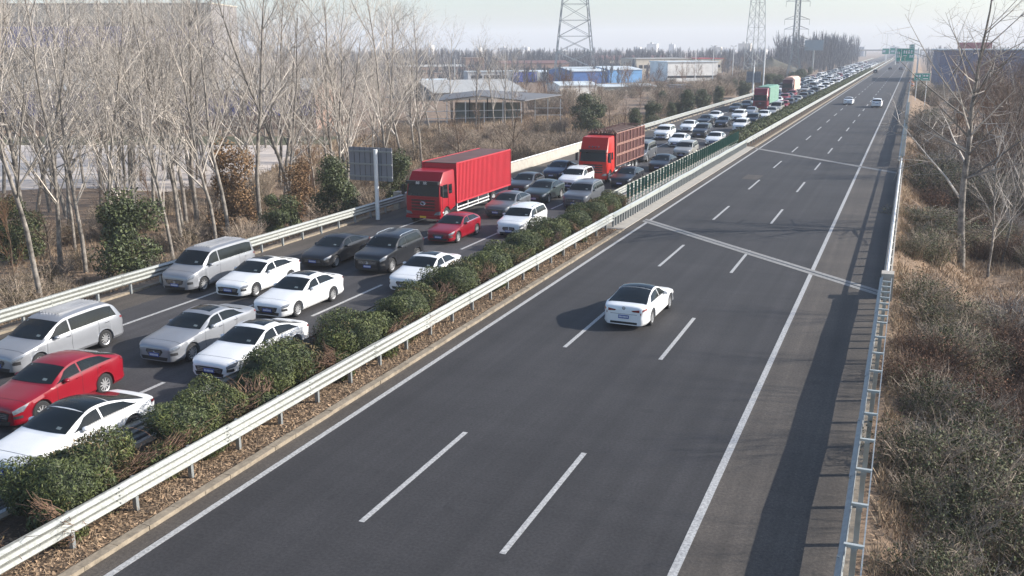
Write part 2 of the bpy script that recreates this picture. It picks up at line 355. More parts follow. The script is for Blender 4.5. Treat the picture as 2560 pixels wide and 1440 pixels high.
# ------------------------------------------------------------------ vehicles
def interp(pts, y, smooth=True):
    if y <= pts[0][0]: return pts[0][1]
    for (a, va), (b_, vb) in zip(pts[:-1], pts[1:]):
        if y <= b_:
            t = (y-a)/(b_-a)
            return va+(vb-va)*t
    return pts[-1][1]
def smoothp(pts, it=2, k=.25):
    for _ in range(it):
        q = [pts[0]]
        for a, b_ in zip(pts[:-1], pts[1:]):
            q += [(a[0]*(1-k)+b_[0]*k, a[1]*(1-k)+b_[1]*k), (a[0]*k+b_[0]*(1-k), a[1]*k+b_[1]*(1-k))]
        q.append(pts[-1]); pts = q
    return pts
SPEC = dict(
 sedan=dict(L=4.75, W=1.82, H=1.46, top=[(0, .62), (.04, .70), (.25, .80), (1.25, .95), (1.38, .98), (2.25, 1.40), (2.7, 1.46), (3.3, 1.43), (4.1, 1.10), (4.45, 1.06), (4.70, 1.02), (4.75, .80)], belt=.93, beltr=1.0, yf=.92, yr=3.62, cowl=1.36, head=2.22, rh=3.32, rb=4.14, c0=1.62, c1=3.92, bp=2.62, R=.325),
 fastback=dict(g=1, L=4.86, W=1.87, H=1.44, top=[(0, .60), (.04, .70), (.25, .79), (1.2, .93), (1.4, .97), (2.3, 1.38), (2.75, 1.44), (3.3, 1.375), (4.40, 1.02), (4.66, .99), (4.82, .97), (4.86, .78)], belt=.92, beltr=1.0, yf=.95, yr=3.79, cowl=1.4, head=2.28, rh=3.15, rb=4.42, c0=1.66, c1=4.05, bp=2.72, R=.345),
 suv=dict(g=3, L=4.60, W=1.86, H=1.68, top=[(0, .72), (.04, .86), (.22, .96), (1.15, 1.09), (1.25, 1.12), (1.98, 1.58), (2.4, 1.66), (3.6, 1.67), (4.15, 1.60), (4.50, 1.12), (4.58, 1.0), (4.60, .85)], belt=1.08, beltr=1.14, yf=.90, yr=3.58, cowl=1.24, head=1.98, rh=4.15, rb=4.48, c0=1.42, c1=4.12, bp=2.5, R=.36, rails=True),
 crossover=dict(g=1, L=4.75, W=1.84, H=1.54, top=[(0, .66), (.04, .78), (.25, .88), (1.3, 1.02), (1.42, 1.05), (2.2, 1.46), (2.7, 1.54), (3.4, 1.50), (4.2, 1.24), (4.55, 1.14), (4.72, 1.02), (4.75, .85)], belt=1.0, beltr=1.12, yf=.93, yr=3.63, cowl=1.4, head=2.2, rh=3.55, rb=4.4, c0=1.62, c1=4.1, bp=2.66, R=.36),
 hatch=dict(g=2, L=4.35, W=1.79, H=1.46, top=[(0, .62), (.04, .72), (.25, .82), (1.2, .95), (1.32, .98), (2.1, 1.40), (2.5, 1.46), (3.4, 1.42), (3.9, 1.25), (4.25, .98), (4.33, .9), (4.35, .8)], belt=.94, beltr=1.04, yf=.88, yr=3.5, cowl=1.3, head=2.1, rh=3.7, rb=4.2, c0=1.55, c1=3.85, bp=2.5, R=.335),
 sedan2=dict(L=4.62, W=1.80, H=1.45, g=1, top=[(0, .60), (.04, .68), (.25, .77), (1.1, .92), (1.3, .97), (2.15, 1.39), (2.6, 1.45), (3.2, 1.41), (4.0, 1.13), (4.35, 1.08), (4.58, 1.05), (4.62, .82)], belt=.92, beltr=1.02, yf=.88, yr=3.56, cowl=1.28, head=2.12, rh=3.22, rb=4.06, c0=1.52, c1=3.86, bp=2.5, R=.32),
 sedan3=dict(L=4.9, W=1.84, H=1.47, g=2, top=[(0, .66), (.03, .75), (.22, .84), (1.3, .98), (1.45, 1.01), (2.3, 1.41), (2.8, 1.47), (3.35, 1.45), (4.1, 1.14), (4.5, 1.10), (4.85, 1.05), (4.9, .82)], belt=.96, beltr=1.02, yf=.94, yr=3.76, cowl=1.43, head=2.28, rh=3.4, rb=4.12, c0=1.7, c1=3.98, bp=2.7, R=.33),
 suv2=dict(L=4.7, W=1.9, H=1.74, g=1, top=[(0, .78), (.04, .92), (.22, 1.03), (1.2, 1.14), (1.3, 1.17), (1.95, 1.62), (2.35, 1.72), (3.9, 1.74), (4.3, 1.68), (4.6, 1.16), (4.68, 1.0), (4.7, .85)], belt=1.12, beltr=1.17, yf=.9, yr=3.68, cowl=1.29, head=1.95, rh=4.3, rb=4.58, c0=1.46, c1=4.3, bp=2.52, R=.37, rails=True),
 van=dict(L=5.15, W=1.88, H=1.90, top=[(0, .72), (.04, .88), (.22, .98), (.85, 1.14), (.95, 1.18), (1.72, 1.78), (2.1, 1.88), (4.4, 1.90), (4.85, 1.82), (5.08, 1.2), (5.14, 1.0), (5.15, .8)], belt=1.12, beltr=1.16, yf=.95, yr=3.98, cowl=.93, head=1.72, rh=4.86, rb=5.05, c0=1.15, c1=4.75, bp=2.2, R=.34),
 mpv=dict(g=2, L=5.2, W=1.88, H=1.75, top=[(0, .66), (.04, .78), (.25, .88), (1.1, 1.04), (1.2, 1.07), (2.1, 1.60), (2.5, 1.71), (4.2, 1.75), (4.7, 1.66), (5.05, 1.15), (5.18, .95), (5.2, .8)], belt=1.0, beltr=1.08, yf=1.0, yr=4.08, cowl=1.18, head=2.08, rh=4.72, rb=5.04, c0=1.4, c1=4.75, bp=2.5, R=.34),
)
class Body:
    def __init__(s, sp):
        s.sp = sp; s.top = smoothp(sp['top']); s.L = sp['L']; s.hw = sp['W']/2; s.zs = .24 if sp['H'] > 1.5 else .20
    def ring(s, y):
        sp = s.sp; L = s.L; y = min(max(y, 0), L)
        zt = interp(s.top, y)
        def corner(d, r):
            return 1.0 if d >= r else math.sqrt(max(0, 1-((r-d)/r)**2))
        pf = .66+.34*corner(y, .62); pr = .72+.28*corner(L-y, .6); wm = s.hw*min(pf, pr)
        belt = sp['belt']+(sp['beltr']-sp['belt'])*min(1, max(0, (y-sp['cowl'])/(L-sp['cowl']-.6)))
        belt = min(belt, zt-.07 if zt > .75 else zt-.05)
        # nose and tail: belt falls with the top
        wb = wm-.035
        cab = max(0, min(1, (zt-belt-.07)/(sp['H']-belt-.07)))
        wt = wb*(.93-.19*cab**.8) if sp['H'] < 1.6 else wb*(.94-.13*cab**.8)
        zb_ = s.zs
        for yc in (sp['yf'], sp['yr']):
            d = abs(y-yc); ra = sp['R']+.055
            if d < ra: zb_ = max(zb_, sp['R']+math.sqrt(ra*ra-d*d)-.01)
        zmid = max(.52 if sp['H'] < 1.6 else .6, zb_+.035); zmid = min(zmid, belt-.1)
        zlow = max(zb_+.015, s.zs+.10 if zb_ == s.zs else zb_+.02)
        lip = .05 if zb_ == s.zs else .0
        crown = .012+.035*cab
        return [(0, zt), (.45*wt, zt-crown*.25), (.8*wt, zt-crown), (wt, zt-crown-.035), ((wt+wb)/2+.012*cab, (zt-crown-.035+belt)/2), (wb, belt),
                (wm+.002, belt-.10), (wm-.028, zmid), (wm, zlow), (wm-.02-lip, zb_), (wm-.24, zb_+.0), (0, zb_)]
    def P(s, y, k, off=0.0):
        """surface point at station y and ring position k (negative = other side), pushed out along the normal"""
        sg = 1 if k >= 0 else -1; k = abs(k)
        def q(y, k):
            r = s.ring(y); i = min(int(k), len(r)-2); t = k-i
            return Vector((r[i][0]*(1-t)+r[i+1][0]*t, y, r[i][1]*(1-t)+r[i+1][1]*t))
        p = q(y, k)
        if off:
            e = .02; a = q(min(y+e, s.L), k)-q(max(y-e, 0), k); b_ = q(y, min(k+e, 11))-q(y, max(k-e, 0))
            if b_.length < 1e-7: b_ = Vector((1, 0, 0))
            n = a.cross(b_); n = n.normalized() if n.length > 1e-9 else Vector((0, 0, 1))
            c = Vector((0, y, .6))
            if n.dot(p-c) < 0: n = -n
            p = p+n*off
        return Vector((p.x*sg, p.y, p.z))
def car_body_mesh(B):
    L = B.L; ys_ = sorted(set([0, .015, .04, .08, .14, .22, .34, .48]+[.6+i*(L-1.1)/26 for i in range(27)]+[L-.4, L-.28, L-.18, L-.1, L-.04, L-.015, L]
        +[yc+math.cos(a)*(B.sp['R']+.055)*q for yc in (B.sp['yf'], B.sp['yr']) for a in [math.pi*i/12 for i in range(13)] for q in (1,)]
        +[yc+sg*(B.sp['R']+.065) for yc in (B.sp['yf'], B.sp['yr']) for sg in (-1, 1)]))
    mb = MB(); n = 12; N = 2*n-2
    for y in ys_:
        r = B.ring(y); full = [(x, y, z) for x, z in r]+[(-x, y, z) for x, z in r[-2:0:-1]]
        mb.v += full
    for j in range(len(ys_)-1):
        for i in range(N): mb.f.append((j*N+i, j*N+(i+1) % N, (j+1)*N+(i+1) % N, (j+1)*N+i))
    mb.f.append(tuple(range(N))[::-1]); mb.f.append(tuple((len(ys_)-1)*N+i for i in range(N)))
    mb.mi = [0]*len(mb.f); return mb
def patch(mb, B, fa, fb, k0, k1, off=.008, ny=8, nk=4):
    """surface patch between station functions fa(k), fb(k) over ring positions k0..k1"""
    o = len(mb.v)
    for i in range(nk+1):
        k = k0+(k1-k0)*i/nk; a, b_ = fa(k), fb(k)
        for j in range(ny+1): mb.v.append(tuple(B.P(a+(b_-a)*j/ny, k, off)))
    for i in range(nk):
        for j in range(ny):
            mb.f.append((o+i*(ny+1)+j, o+i*(ny+1)+j+1, o+(i+1)*(ny+1)+j+1, o+(i+1)*(ny+1)+j)); mb.mi.append(mb.m)
cst = lambda v: (lambda k: v)
def wheel_meshes(Rr, hi=True):
    ty = MB(); w = .105; n = 22
    prof = [(-w, Rr*.66), (-w, Rr*.9), (-w*.7, Rr), (w*.7, Rr), (w, Rr*.9), (w, Rr*.66)]
    for (x, r) in prof:
        for j in range(n): a = 2*math.pi*j/n; ty.v.append((x, r*math.cos(a), r*math.sin(a)))
    for i in range(len(prof)-1):
        for j in range(n): ty.f.append((i*n+j, i*n+(j+1) % n, (i+1)*n+(j+1) % n, (i+1)*n+j)); ty.mi.append(0)
    rm = MB()
    for x0, x1, r0, r1 in ((w*.9, w*.8, Rr*.68, Rr*.60),):
        for sg in (1, -1):
            o = len(rm.v)
            for x, r in ((sg*x0, r0), (sg*x1, r1), (sg*w*.2, r1*.96)):
                for j in range(n): a = 2*math.pi*j/n; rm.v.append((x, r*math.cos(a), r*math.sin(a)))
            for i in range(2):
                for j in range(n): rm.f.append((o+i*n+j, o+i*n+(j+1) % n, o+(i+1)*n+(j+1) % n, o+(i+1)*n+j)); rm.mi.append(0)
            for kx in range(10):
                a = 2*math.pi*kx/10; d = Vector((0, math.cos(a), math.sin(a))); p = Vector((0, -math.sin(a), math.cos(a)))
                X = Vector((sg*w*.72, 0, 0)); c0, c1 = .028, .017
                rm.add([X+d*.03-p*c0, X+d*.03+p*c0, X+d*Rr*.63+p*c1, X+d*Rr*.63-p*c1], [(0, 1, 2, 3)])
            o = len(rm.v); rm.v += [(sg*w*.78, .05*math.cos(2*math.pi*j/8), .05*math.sin(2*math.pi*j/8)) for j in range(8)]; rm.f.append(tuple(range(o, o+8))); rm.mi.append(0)
            rm.m = 1; o = len(rm.v); rm.v += [(sg*w*.25, Rr*.6*math.cos(2*math.pi*j/16), Rr*.6*math.sin(2*math.pi*j/16)) for j in range(16)]; rm.f.append(tuple(range(o, o+16))); rm.mi.append(1); rm.m = 0
    return ty, rm
PROTO = {}
def make_car(kind, opts=()):
    """car with its nose at y = 0 pointing to -y, wheels on z = 0; all parts are meshes under the returned Empty"""
    sp = SPEC[kind]; B = Body(sp); L = B.L; hw = B.hw
    t = thing('parked_car' if 0 else 'car', None, 'car')
    car_body_mesh(B).build('body', PW, t, 38)
    # glass
    mb = MB(); e = .02
    patch(mb, B, lambda k: sp['cowl']+.03+.08*abs(k/2.9)**2, lambda k: sp['head']-.02+.05*abs(k/2.9)**2, -2.93, 2.93, .009, 8, 12); mb.build('windscreen', GLASS, t, 60)
    mb = MB(); patch(mb, B, cst(sp['rh']+.04), cst(sp['rb']-.03), -2.85, 2.85, .009, 6, 10); mb.build('rear_window', GLASS, t, 60)
    def zone(y, k): return 0
    for sg in (1, -1):
        bp = sp['bp']
        for (a, c) in ((sp['c0'], bp-.035), (bp+.035, sp['c1'])):
            mb = MB()
            fa = (lambda k, a=a: a+(.34*(1-(abs(k)-3.3)/1.5) if a == sp['c0'] else 0))
            fb = (lambda k, c=c: c-(.18*(1-(abs(k)-3.3)/1.5) if c == sp['c1'] else 0))
            if kind == 'van' and c == sp['c1']: fb = cst(c)
            if a == sp['c0']: # front door glass: slanted with the pillar
                sl = (sp['head']-sp['cowl'])*.62; fa = (lambda k: sp['c0']+sl*(1-(abs(k)-3.3)/1.45))
            if c == sp['c1'] and kind not in ('van', 'mpv', 'suv'): fb = (lambda k: sp['c1']-.42*(1-(abs(k)-3.3)/1.45))
            patch(mb, B, fa, fb, sg*3.3, sg*4.75, .008, 8, 4); mb.build('side_window', GLASS, t, 60)
    # lights, grille, plate
    for sg in (1, -1):
        mb = MB(); zk = 5.15
        patch(mb, B, cst(.03), lambda k: .50-.18*(abs(k)-5.1), sg*5.1, sg*6.35, .007, 7, 3); mb.build('headlight', HEADL, t, 60)
        mb = MB(); patch(mb, B, cst(L-.30), cst(L-.005), sg*5.3, sg*6.0, .007, 5, 3); mb.build('taillight', TAIL, t, 60)
    fwid = hw*.66; zt0 = interp(B.top, 0)
    mb = MB(); hi = zt0-.07; lo = .36
    gs = sp.get('g', 0)
    if gs == 0: mb.prism([(-fwid*.84, hi+.02), (fwid*.84, hi+.02), (fwid*.72, hi-.16), (fwid*.5, hi-.2), (-fwid*.5, hi-.2), (-fwid*.72, hi-.16)], -.012, .0)
    elif gs == 1: mb.prism([(-fwid*.95, hi+.01), (-fwid*.6, hi+.035), (fwid*.6, hi+.035), (fwid*.95, hi+.01), (fwid*.8, hi-.22), (-fwid*.8, hi-.22)], -.012, .0)
    elif gs == 2: mb.prism([(-fwid*.55, hi+.03), (fwid*.55, hi+.03), (fwid*.62, hi-.05), (fwid*.42, hi-.19), (-fwid*.42, hi-.19), (-fwid*.62, hi-.05)], -.012, .0)
    else:
        for sg in (-1, 1): mb.prism([(sg*.02, hi+.03), (sg*fwid*.6, hi+.02), (sg*fwid*.66, hi-.10), (sg*fwid*.5, hi-.2), (sg*.02, hi-.2)], -.012, .0)
    gw = fwid*(.7, .8, .48, .5)[gs]; mb.m = 1
    for i in range(3): mb.box(-gw, gw, -.02, -.013, hi-.03-.055*i, hi-.018-.055*i)
    mb.build('grille', [DARKP, CHROME], t)
    mb = MB(); mb.prism([(-fwid*.97, .36), (fwid*.97, .36), (fwid*.9, .235), (-fwid*.9, .235)], -.012, .0); mb.build('lower_grille', DARKP, t)
    mb = MB(); mb.box(-.22, .22, -.035, -.021, .36, .50); pl = mb.build('licence_plate', PLATEB, t)
    mb = MB()
    for i in range(7):
        x = -.18+.056*i; mb.box(x, x+.035, -.038, -.036, .395, .47)
    mb.build('lettering', WHITE, pl)
    mb = MB(); mb.box(-.22, .22, L+.014, L+.03, .47 if sp['H'] < 1.6 else .7, .61 if sp['H'] < 1.6 else .84); pl = mb.build('licence_plate', PLATEB, t)
    mb = MB()
    for i in range(7):
        x = -.18+.056*i; z = .505 if sp['H'] < 1.6 else .735; mb.box(x, x+.035, L+.031, L+.033, z, z+.075)
    mb.build('lettering', WHITE, pl)
    mb = MB(); mb.tube([(.055*math.cos(a), -.026, hi-.1+.055*math.sin(a)) for a in [2*math.pi*i/12 for i in range(13)]], .009, 5, False); mb.box(-.04, .04, -.03, -.02, hi-.11, hi-.095); mb.build('emblem', CHROME, t)
    mb = MB(); mb.box(-hw*.6, hw*.6, L-.03, L+.008, .24, .33); mb.build('rear_valance', DARKP, t)
    mb = MB(); zt_ = interp(B.top, L-.05); mb.box(-hw*.6, hw*.6, L-.02, L+.004, zt_-.30, zt_-.288); mb.build('boot_seam', DARKP, t)
    for sg in (1, -1):
        mb = MB(); mb.prism([(sg*hw*.34, zt_-.13), (sg*hw*.70, zt_-.08), (sg*hw*.70, zt_-.19), (sg*hw*.40, zt_-.18)], L-.01, L+.012); mb.build('reversing_light', TAIL, t)
        mb = MB(); patch(mb, B, cst(.035), cst(.26), sg*7.0, sg*7.45, .008, 4, 2); mb.build('air_intake', DARKP, t)
    # mirrors, handles, seams
    for sg in (1, -1):
        mb = MB(); ym = sp['c0']+(sp['head']-sp['cowl'])*.42; zm = sp['belt']+.06; x0 = hw*.93
        pts = []
        for yy, q in ((ym-.10, .55), (ym-.06, .95), (ym+.02, 1), (ym+.05, .9)):
            for a in [2*math.pi*i/8 for i in range(8)]: pts.append((sg*(x0+.12+.10*q*math.cos(a)), yy, zm+.065*q*math.sin(a)))
        o = len(mb.v); mb.add(pts, [(i*8+j, i*8+(j+1) % 8, (i+1)*8+(j+1) % 8, (i+1)*8+j) for i in range(3) for j in range(8)]+[tuple(range(8))[::-1], tuple(range(24, 32))])
        mb.box(*(sorted((sg*(x0-.06), sg*(x0+.06)))), ym-.03, ym+.02, zm-.07, zm-.03)
        mb.build('mirror', PW, t, 50)
        for yh in (sp['bp']-.16, sp['c1']-.55):
            mb = MB(); p = B.P(yh, sg*5.9, .02); mb.box(p.x-.012, p.x+.012, yh-.09, yh+.09, p.z-.014, p.z+.014); mb.build('door_handle', CHROME if "chrome" in opts else PW, t)
    mb = MB()
    for sg in (1, -1):
        ends = (sp['c0']-.02, sp['bp'], min(sp['yr']-.28, sp['c1']-.2))
        for i, yy in enumerate(ends): patch(mb, B, cst(yy-.006), cst(yy+.006), sg*4.85, sg*8.7, .003, 1, 7)
        patch(mb, B, cst(sp['c0']), cst(ends[2]), sg*8.95, sg*9.0, .004, 10, 1)
    tm_ = MB()
    for sg in (1, -1): patch(tm_, B, cst(sp['c0']+.05), cst(sp['c1']-.05), sg*4.78, sg*4.88, .011, 12, 1)
    tm_.build('window_trim', CHROME if sp.get('g', 0) in (0, 2) or 'chrome' in opts else DARKP, t)
    patch(mb, B, cst(.40), cst(.412), -5, 5, .003, 1, 16)
    mb.build('panel_gap', DARKP, t)
    for (kx, yq, wq, hq) in ((-1.9, .82, .09, .06), (.9+.5*sp.get('g', 0)*.4, .16, .26, .09)):
        mb = MB(); ya = sp['cowl']+.03+(sp['head']-sp['cowl'])*yq; patch(mb, B, cst(ya), cst(ya+hq), kx, kx+wq*2.2, .014, 2, 2); mb.build('sticker', mat('faint_sticker', (.16, .19, .19), .4, scale=9), t)
    if 'sunroof' in opts:
        mb = MB(); patch(mb, B, cst(sp['head']+.22), cst(sp['head']+.85), -1.75, 1.75, .006, 4, 6); mb.build('sunroof', GLASS, t)
    if 'blackroof' in opts:
        mb = MB(); patch(mb, B, cst(sp['head']+.03), cst(sp['rh']), -2.85, 2.85, .007, 10, 10); mb.build('roof_panel', GLASS, t, 60)
    if sp.get('rails'):
        for sg in (1, -1):
            mb = MB(); mb.tube([B.P(sp['head']+.25, sg*2.6, .005)]+[B.P(sp['head']+.4+i*.25, sg*2.6, .05) for i in range(int((sp['rh']-sp['head']-.7)/.25))]+[B.P(sp['rh']-.1, sg*2.6, .005)], .018, 6); mb.build('roof_rail', CHROME, t)
    if kind in ('mpv', 'van'):
        mb = MB()
        for i in range(7):
            x = -.45+.15*i; kk = x/(hw*.4)
            zz = interp(B.top, 3)
            mb.box(x-.012, x+.012, sp['head']+.35, sp['rh']-.35, sp['H']-.08, sp['H']-.004)
        mb.build('roof_rib', PW, t)
    key = ('w', sp['R'])
    if key not in PROTO: PROTO[key] = wheel_meshes(sp['R'])
    ty, rm = PROTO[key]; wm = None
    for yc in (sp['yf'], sp['yr']):
        for sg in (1, -1):
            if wm is None:
                wh = ty.build('wheel', TYRE, t, 40); r_ = rm.build('rim', [RIM, DARKP], wh); wm = (wh, r_)
            else:
                wh = wm[0].copy(); C.objects.link(wh); wh.parent = t; r_ = wm[1].copy(); C.objects.link(r_); r_.parent = wh
            wh.location = (sg*(hw-.115), yc, sp['R'])
    freeze(t); return t
PAINTED = ('body', 'mirror', 'door_handle', 'roof_rib')
FIRST = {}
def hash_(s): return sum((i+1)*ord(c) for i, c in enumerate(s))
def car(kind, cx, yfront, col, label, away=False, yaw=0, opts=(), group='cars queued on the jammed carriageway'):
    key = (kind, tuple(opts))
    if key not in FIRST: t = FIRST[key] = make_car(kind, opts); t['_used'] = 0; first = True
    else: t = copy_tree(FIRST[key]); first = False
    if '_used' in t: del t['_used']
    t['label'] = label; t['category'] = 'car' if kind not in ('van', 'mpv') else 'van'; t['group'] = group
    L = SPEC[kind]['L']
    h_ = (hash_(label) % 100)/100; t.scale = (1, .975+.05*h_, .985+.03*((h_*7) % 1))
    t.location = (cx, yfront, 0); t.rotation_euler = (0, 0, R(yaw)+(math.pi if away else 0))
    for ch in (KIDS[t.name] if first else [c for c in t.children_recursive]):
        base = ch.name.split('.')[0]
        if base in PAINTED and not (base == 'door_handle' and 'chrome' in opts):
            ch.material_slots[0].link = 'OBJECT'; ch.material_slots[0].material = col
    return t
# jammed side, nose towards the camera bridge
car('mpv', -28.65, 22.7, PS, 'silver people carrier with a ribbed roof cut by the left edge beside the guard rail', opts=('chrome',))
car('crossover', -24.5, 19.1, PR, 'glossy red crossover with chrome window line, behind the dark-roofed white fastback', yaw=3)
car('fastback', -21.2, 16.4, PW, 'white fastback with dark glass roof at the lower left behind the nearest bush', opts=('blackroof',))
car('van', -30.95, 34.3, PS, 'silver van with a ribbed roof and long side glass next to the guard rail', opts=())
car('sedan2', -28.0, 34.4, PW, 'white saloon with a sunroof directly beside the silver van', opts=('sunroof',))
car('sedan', -24.25, 32.2, PW, 'white saloon with sunroof and dark grille in front of the first gap of bushes', opts=('sunroof',))
car('sedan3', -24.4, 25.7, PS, 'silver saloon with chrome grille behind the white one half hidden by a bush', opts=('sunroof', 'chrome'))
car('fastback', -21.4, 25.0, PW, 'white saloon with sunroof whose nose is half covered by a yew bush', opts=('sunroof',))
car('sedan2', -27.85, 41.0, PK, 'black saloon alone in front of the guard rail beside the black SUV', opts=())
car('suv2', -24.6, 41.0, PK, 'black SUV with silver roof rails beside the black saloon', opts=())
car('sedan3', -21.0, 38.1, PW, 'white saloon with sunroof sunk behind the fourth bush, beside the black SUV', opts=('sunroof',))
car('hatch', -24.7, 49.2, PR, 'dark red hatchback in front of the red box truck', opts=())
car('crossover', -25.0, 58.3, PMG, 'grey crossover beside the rear wheels of the red box truck', opts=())
car('suv', -21.6, 52.4, PW, 'white SUV with roof rails partly behind a bush, right of the red hatchback', opts=())
car('hatch', -27.7, 68.8, PG, 'dark grey hatchback just behind the red box truck by the parapet', opts=())
car('crossover', -24.8, 64.9, PGG, 'grey green crossover seen side on behind the grey crossover', opts=())
car('suv2', -21.3, 63.7, PMG, 'grey SUV with thin headlights behind the last bush before the green blades', opts=())
car('suv', -24.7, 72.2, PW, 'white SUV between the grey SUV and the red cage truck', opts=())
car('sedan', -28.0, 77.5, PN, 'navy saloon between the parapet and the red cage truck', opts=())
car('crossover', -21.2, 74.9, PK, 'black crossover beside the cab of the red cage truck', opts=())
car('sedan2', -20.9, 86.2, PK, 'black saloon beside the green blades, behind the cage truck', opts=())
car('van', -24.6, 92.8, PMG, 'grey van close behind the red cage truck', opts=())
car('suv', -21.1, 97.2, PC, 'beige grey SUV behind the black saloon beside the green blades', opts=())
MID = [('suv2', -27.9, 116.4, PW, 'white SUV by the outer guard rail past the cage truck'), ('sedan', -24.4, 108.8, PW, 'white saloon in the middle lane past the grey van'),
 ('hatch', -20.8, 112.1, PW, 'white car where the green blades meet the hedge'), ('sedan3', -27.5, 128.9, PW, 'white saloon behind the white SUV at the outer rail'),
 ('suv', -24.2, 121.3, PG, 'dark SUV in the middle lane between two white cars'), ('sedan', -27.5, 140.4, PK, 'dark saloon in the outer lane before the maroon tractor truck'),
 ('sedan2', -24.6, 138.5, PK, 'black saloon in the middle lane, first dark one before the maroon truck'), ('suv', -24.4, 151, PW, 'white SUV in the middle lane before the maroon truck'),
 ('sedan', -27.8, 149.5, PW, 'white saloon in the outer lane by the rail before the maroon truck'), ('suv', -21.0, 131.9, PW, 'white car tucked against the first stretch of hedge'),
 ('suv', -21.1, 143, PK, 'dark SUV against the hedge behind the white one'), ('sedan', -21.1, 154, PW, 'white saloon against the hedge before the maroon truck'),
 ('sedan', -24.4, 163, PS, 'silver saloon right before the nose of the maroon truck'), ('sedan', -28.4, 172, PG, 'grey saloon between the outer rail and the maroon truck')]
for k, x, y, c, l in MID: car(k, x, y, c, l, opts=())
# the clear side, seen from behind
EG = 'cars driving away on the clear carriageway'
e1 = car('fastback', -9.85, 36.35+4.86, PW, 'white fastback with black roof driving away in the middle lane, nearest on the clear side', True, -1.5, ('blackroof',), EG)
car('sedan', -11.2, 201+4.7, PW, 'white saloon driving away straddling the left dashes, left of the far pair', True, 0, (), EG)
car('suv', -5.75, 193.5+4.6, PW, 'white car driving away in the right lane, right of the far pair', True, 0, (), EG)
car('suv', -14.6, 440, PK, 'small black car driving away close to the median rail', True, 0, (), EG)
car('sedan', -10.4, 510, PK, 'tiny dark car driving away in the middle lane before the green sign', True, 0, (), EG)
car('sedan', -5.6, 505, PK, 'tiny dark car driving away in the right lane before the green sign', True, 0, (), EG)
car('sedan', -10.0, 690, PK, 'tiniest dark car driving away under the green sign', True, 0, (), EG)
# badge ring on the nearest car's boot
mb = MB(); mb.tube([(.06*math.cos(a), 4.875, .90+.06*math.sin(a)) for a in [2*math.pi*i/14 for i in range(15)]], .008, 5, False)
for (xa, za, xb, zb) in ((-.035, .94, 0, .905), (.035, .94, 0, .905), (-.05, .90, -.02, .85), (-.02, .85, 0, .895), (0, .895, .02, .85), (.02, .85, .05, .90)):
    mb.tube([(xa, 4.876, za), (xb, 4.876, zb)], .006, 4)
mb.build('emblem', DARKP, e1)

# far queue: one mesh per kind, painted per copy
def lod_car(kind):
    sp = SPEC[kind]; B = Body(sp); mb = car_body_mesh(B); mb.m = 1
    patch(mb, B, cst(sp['cowl']+.05), cst(sp['head']), -2.9, 2.9, .02, 3, 6); patch(mb, B, cst(sp['rh']+.04), cst(sp['rb']-.03), -2.8, 2.8, .02, 3, 6)
    for sg in (1, -1): patch(mb, B, lambda k: sp['c0']+.4*(4.75-abs(k)), cst(sp['c1']-.1), sg*3.35, sg*4.7, .02, 5, 2)
    mb.m = 2; fwid = B.hw*.66; mb.box(-fwid*.7, fwid*.7, -.02, 0, .42, .62); mb.box(-fwid*.9, fwid*.9, -.02, 0, .24, .34)
    mb.m = 3
    for sg in (1, -1): patch(mb, B, cst(.03), cst(.4), sg*5.1, sg*6.3, .012, 3, 2)
    mb.m = 2
    for yc in (sp['yf'], sp['yr']):
        for sg in (1, -1): mb.tube([(sg*(B.hw-.22), yc, sp['R']), (sg*(B.hw-.01), yc, sp['R'])], sp['R'], 14)
    return mb
FARM = {}
cols = [(PW, 'white', 9), (PS, 'silver', 3), (PK, 'black', 3), (PG, 'dark grey', 2), (PR, 'dark red', 1), (PC, 'beige', 1), (PN, 'navy', 1)]
bag = [c for c in cols for _ in range(c[2])]
far_r = random.Random(3)
occupied = [(-24.6, 176, 196), (-26.6, 233, 250), (-25.0, 233, 250)]
for lane, y in ((-21.1, 163.), (-24.4, 198.), (-27.8, 181.), (-30.9, 252.)):
    while y < 660:
        ok = not any(abs(lane-ox) < 2.6 and a-6 < y < b_+1.5 for ox, a, b_ in occupied)
        if ok:
            k = far_r.choice(['sedan', 'sedan', 'suv', 'hatch', 'suv', 'van']); c = far_r.choice(bag)
            if k not in FARM: o = FARM[k] = lod_car(k).build('car', [PW, GLASS, DARKP, HEADL], None, 38)
            else: o = FARM[k].copy(); C.objects.link(o)
            o.material_slots[0].link = 'OBJECT'; o.material_slots[0].material = c[0]
            ln = {-21.1: 'hedge', -24.4: 'middle', -27.8: 'outer', -30.9: 'guard rail'}[lane]
            zone = 'between the maroon and the pale truck' if y < 232 else 'just beyond the pale truck' if y < 330 else 'far up the road' if y < 480 else 'near the horizon'
            kd = {'sedan': 'saloon', 'suv': 'SUV', 'hatch': 'hatchback', 'van': 'van'}[k]
            tag(o, f'small {c[1]} {kd} queued in the {ln} lane {zone}', 'van' if k == 'van' else 'car', 'small cars in the far queue')
            o.location = (lane+far_r.uniform(-.25, .25), y, 0); o.rotation_euler = (0, 0, R(far_r.uniform(-1.2, 1.2)))
        y += far_r.uniform(6.4, 9.5)

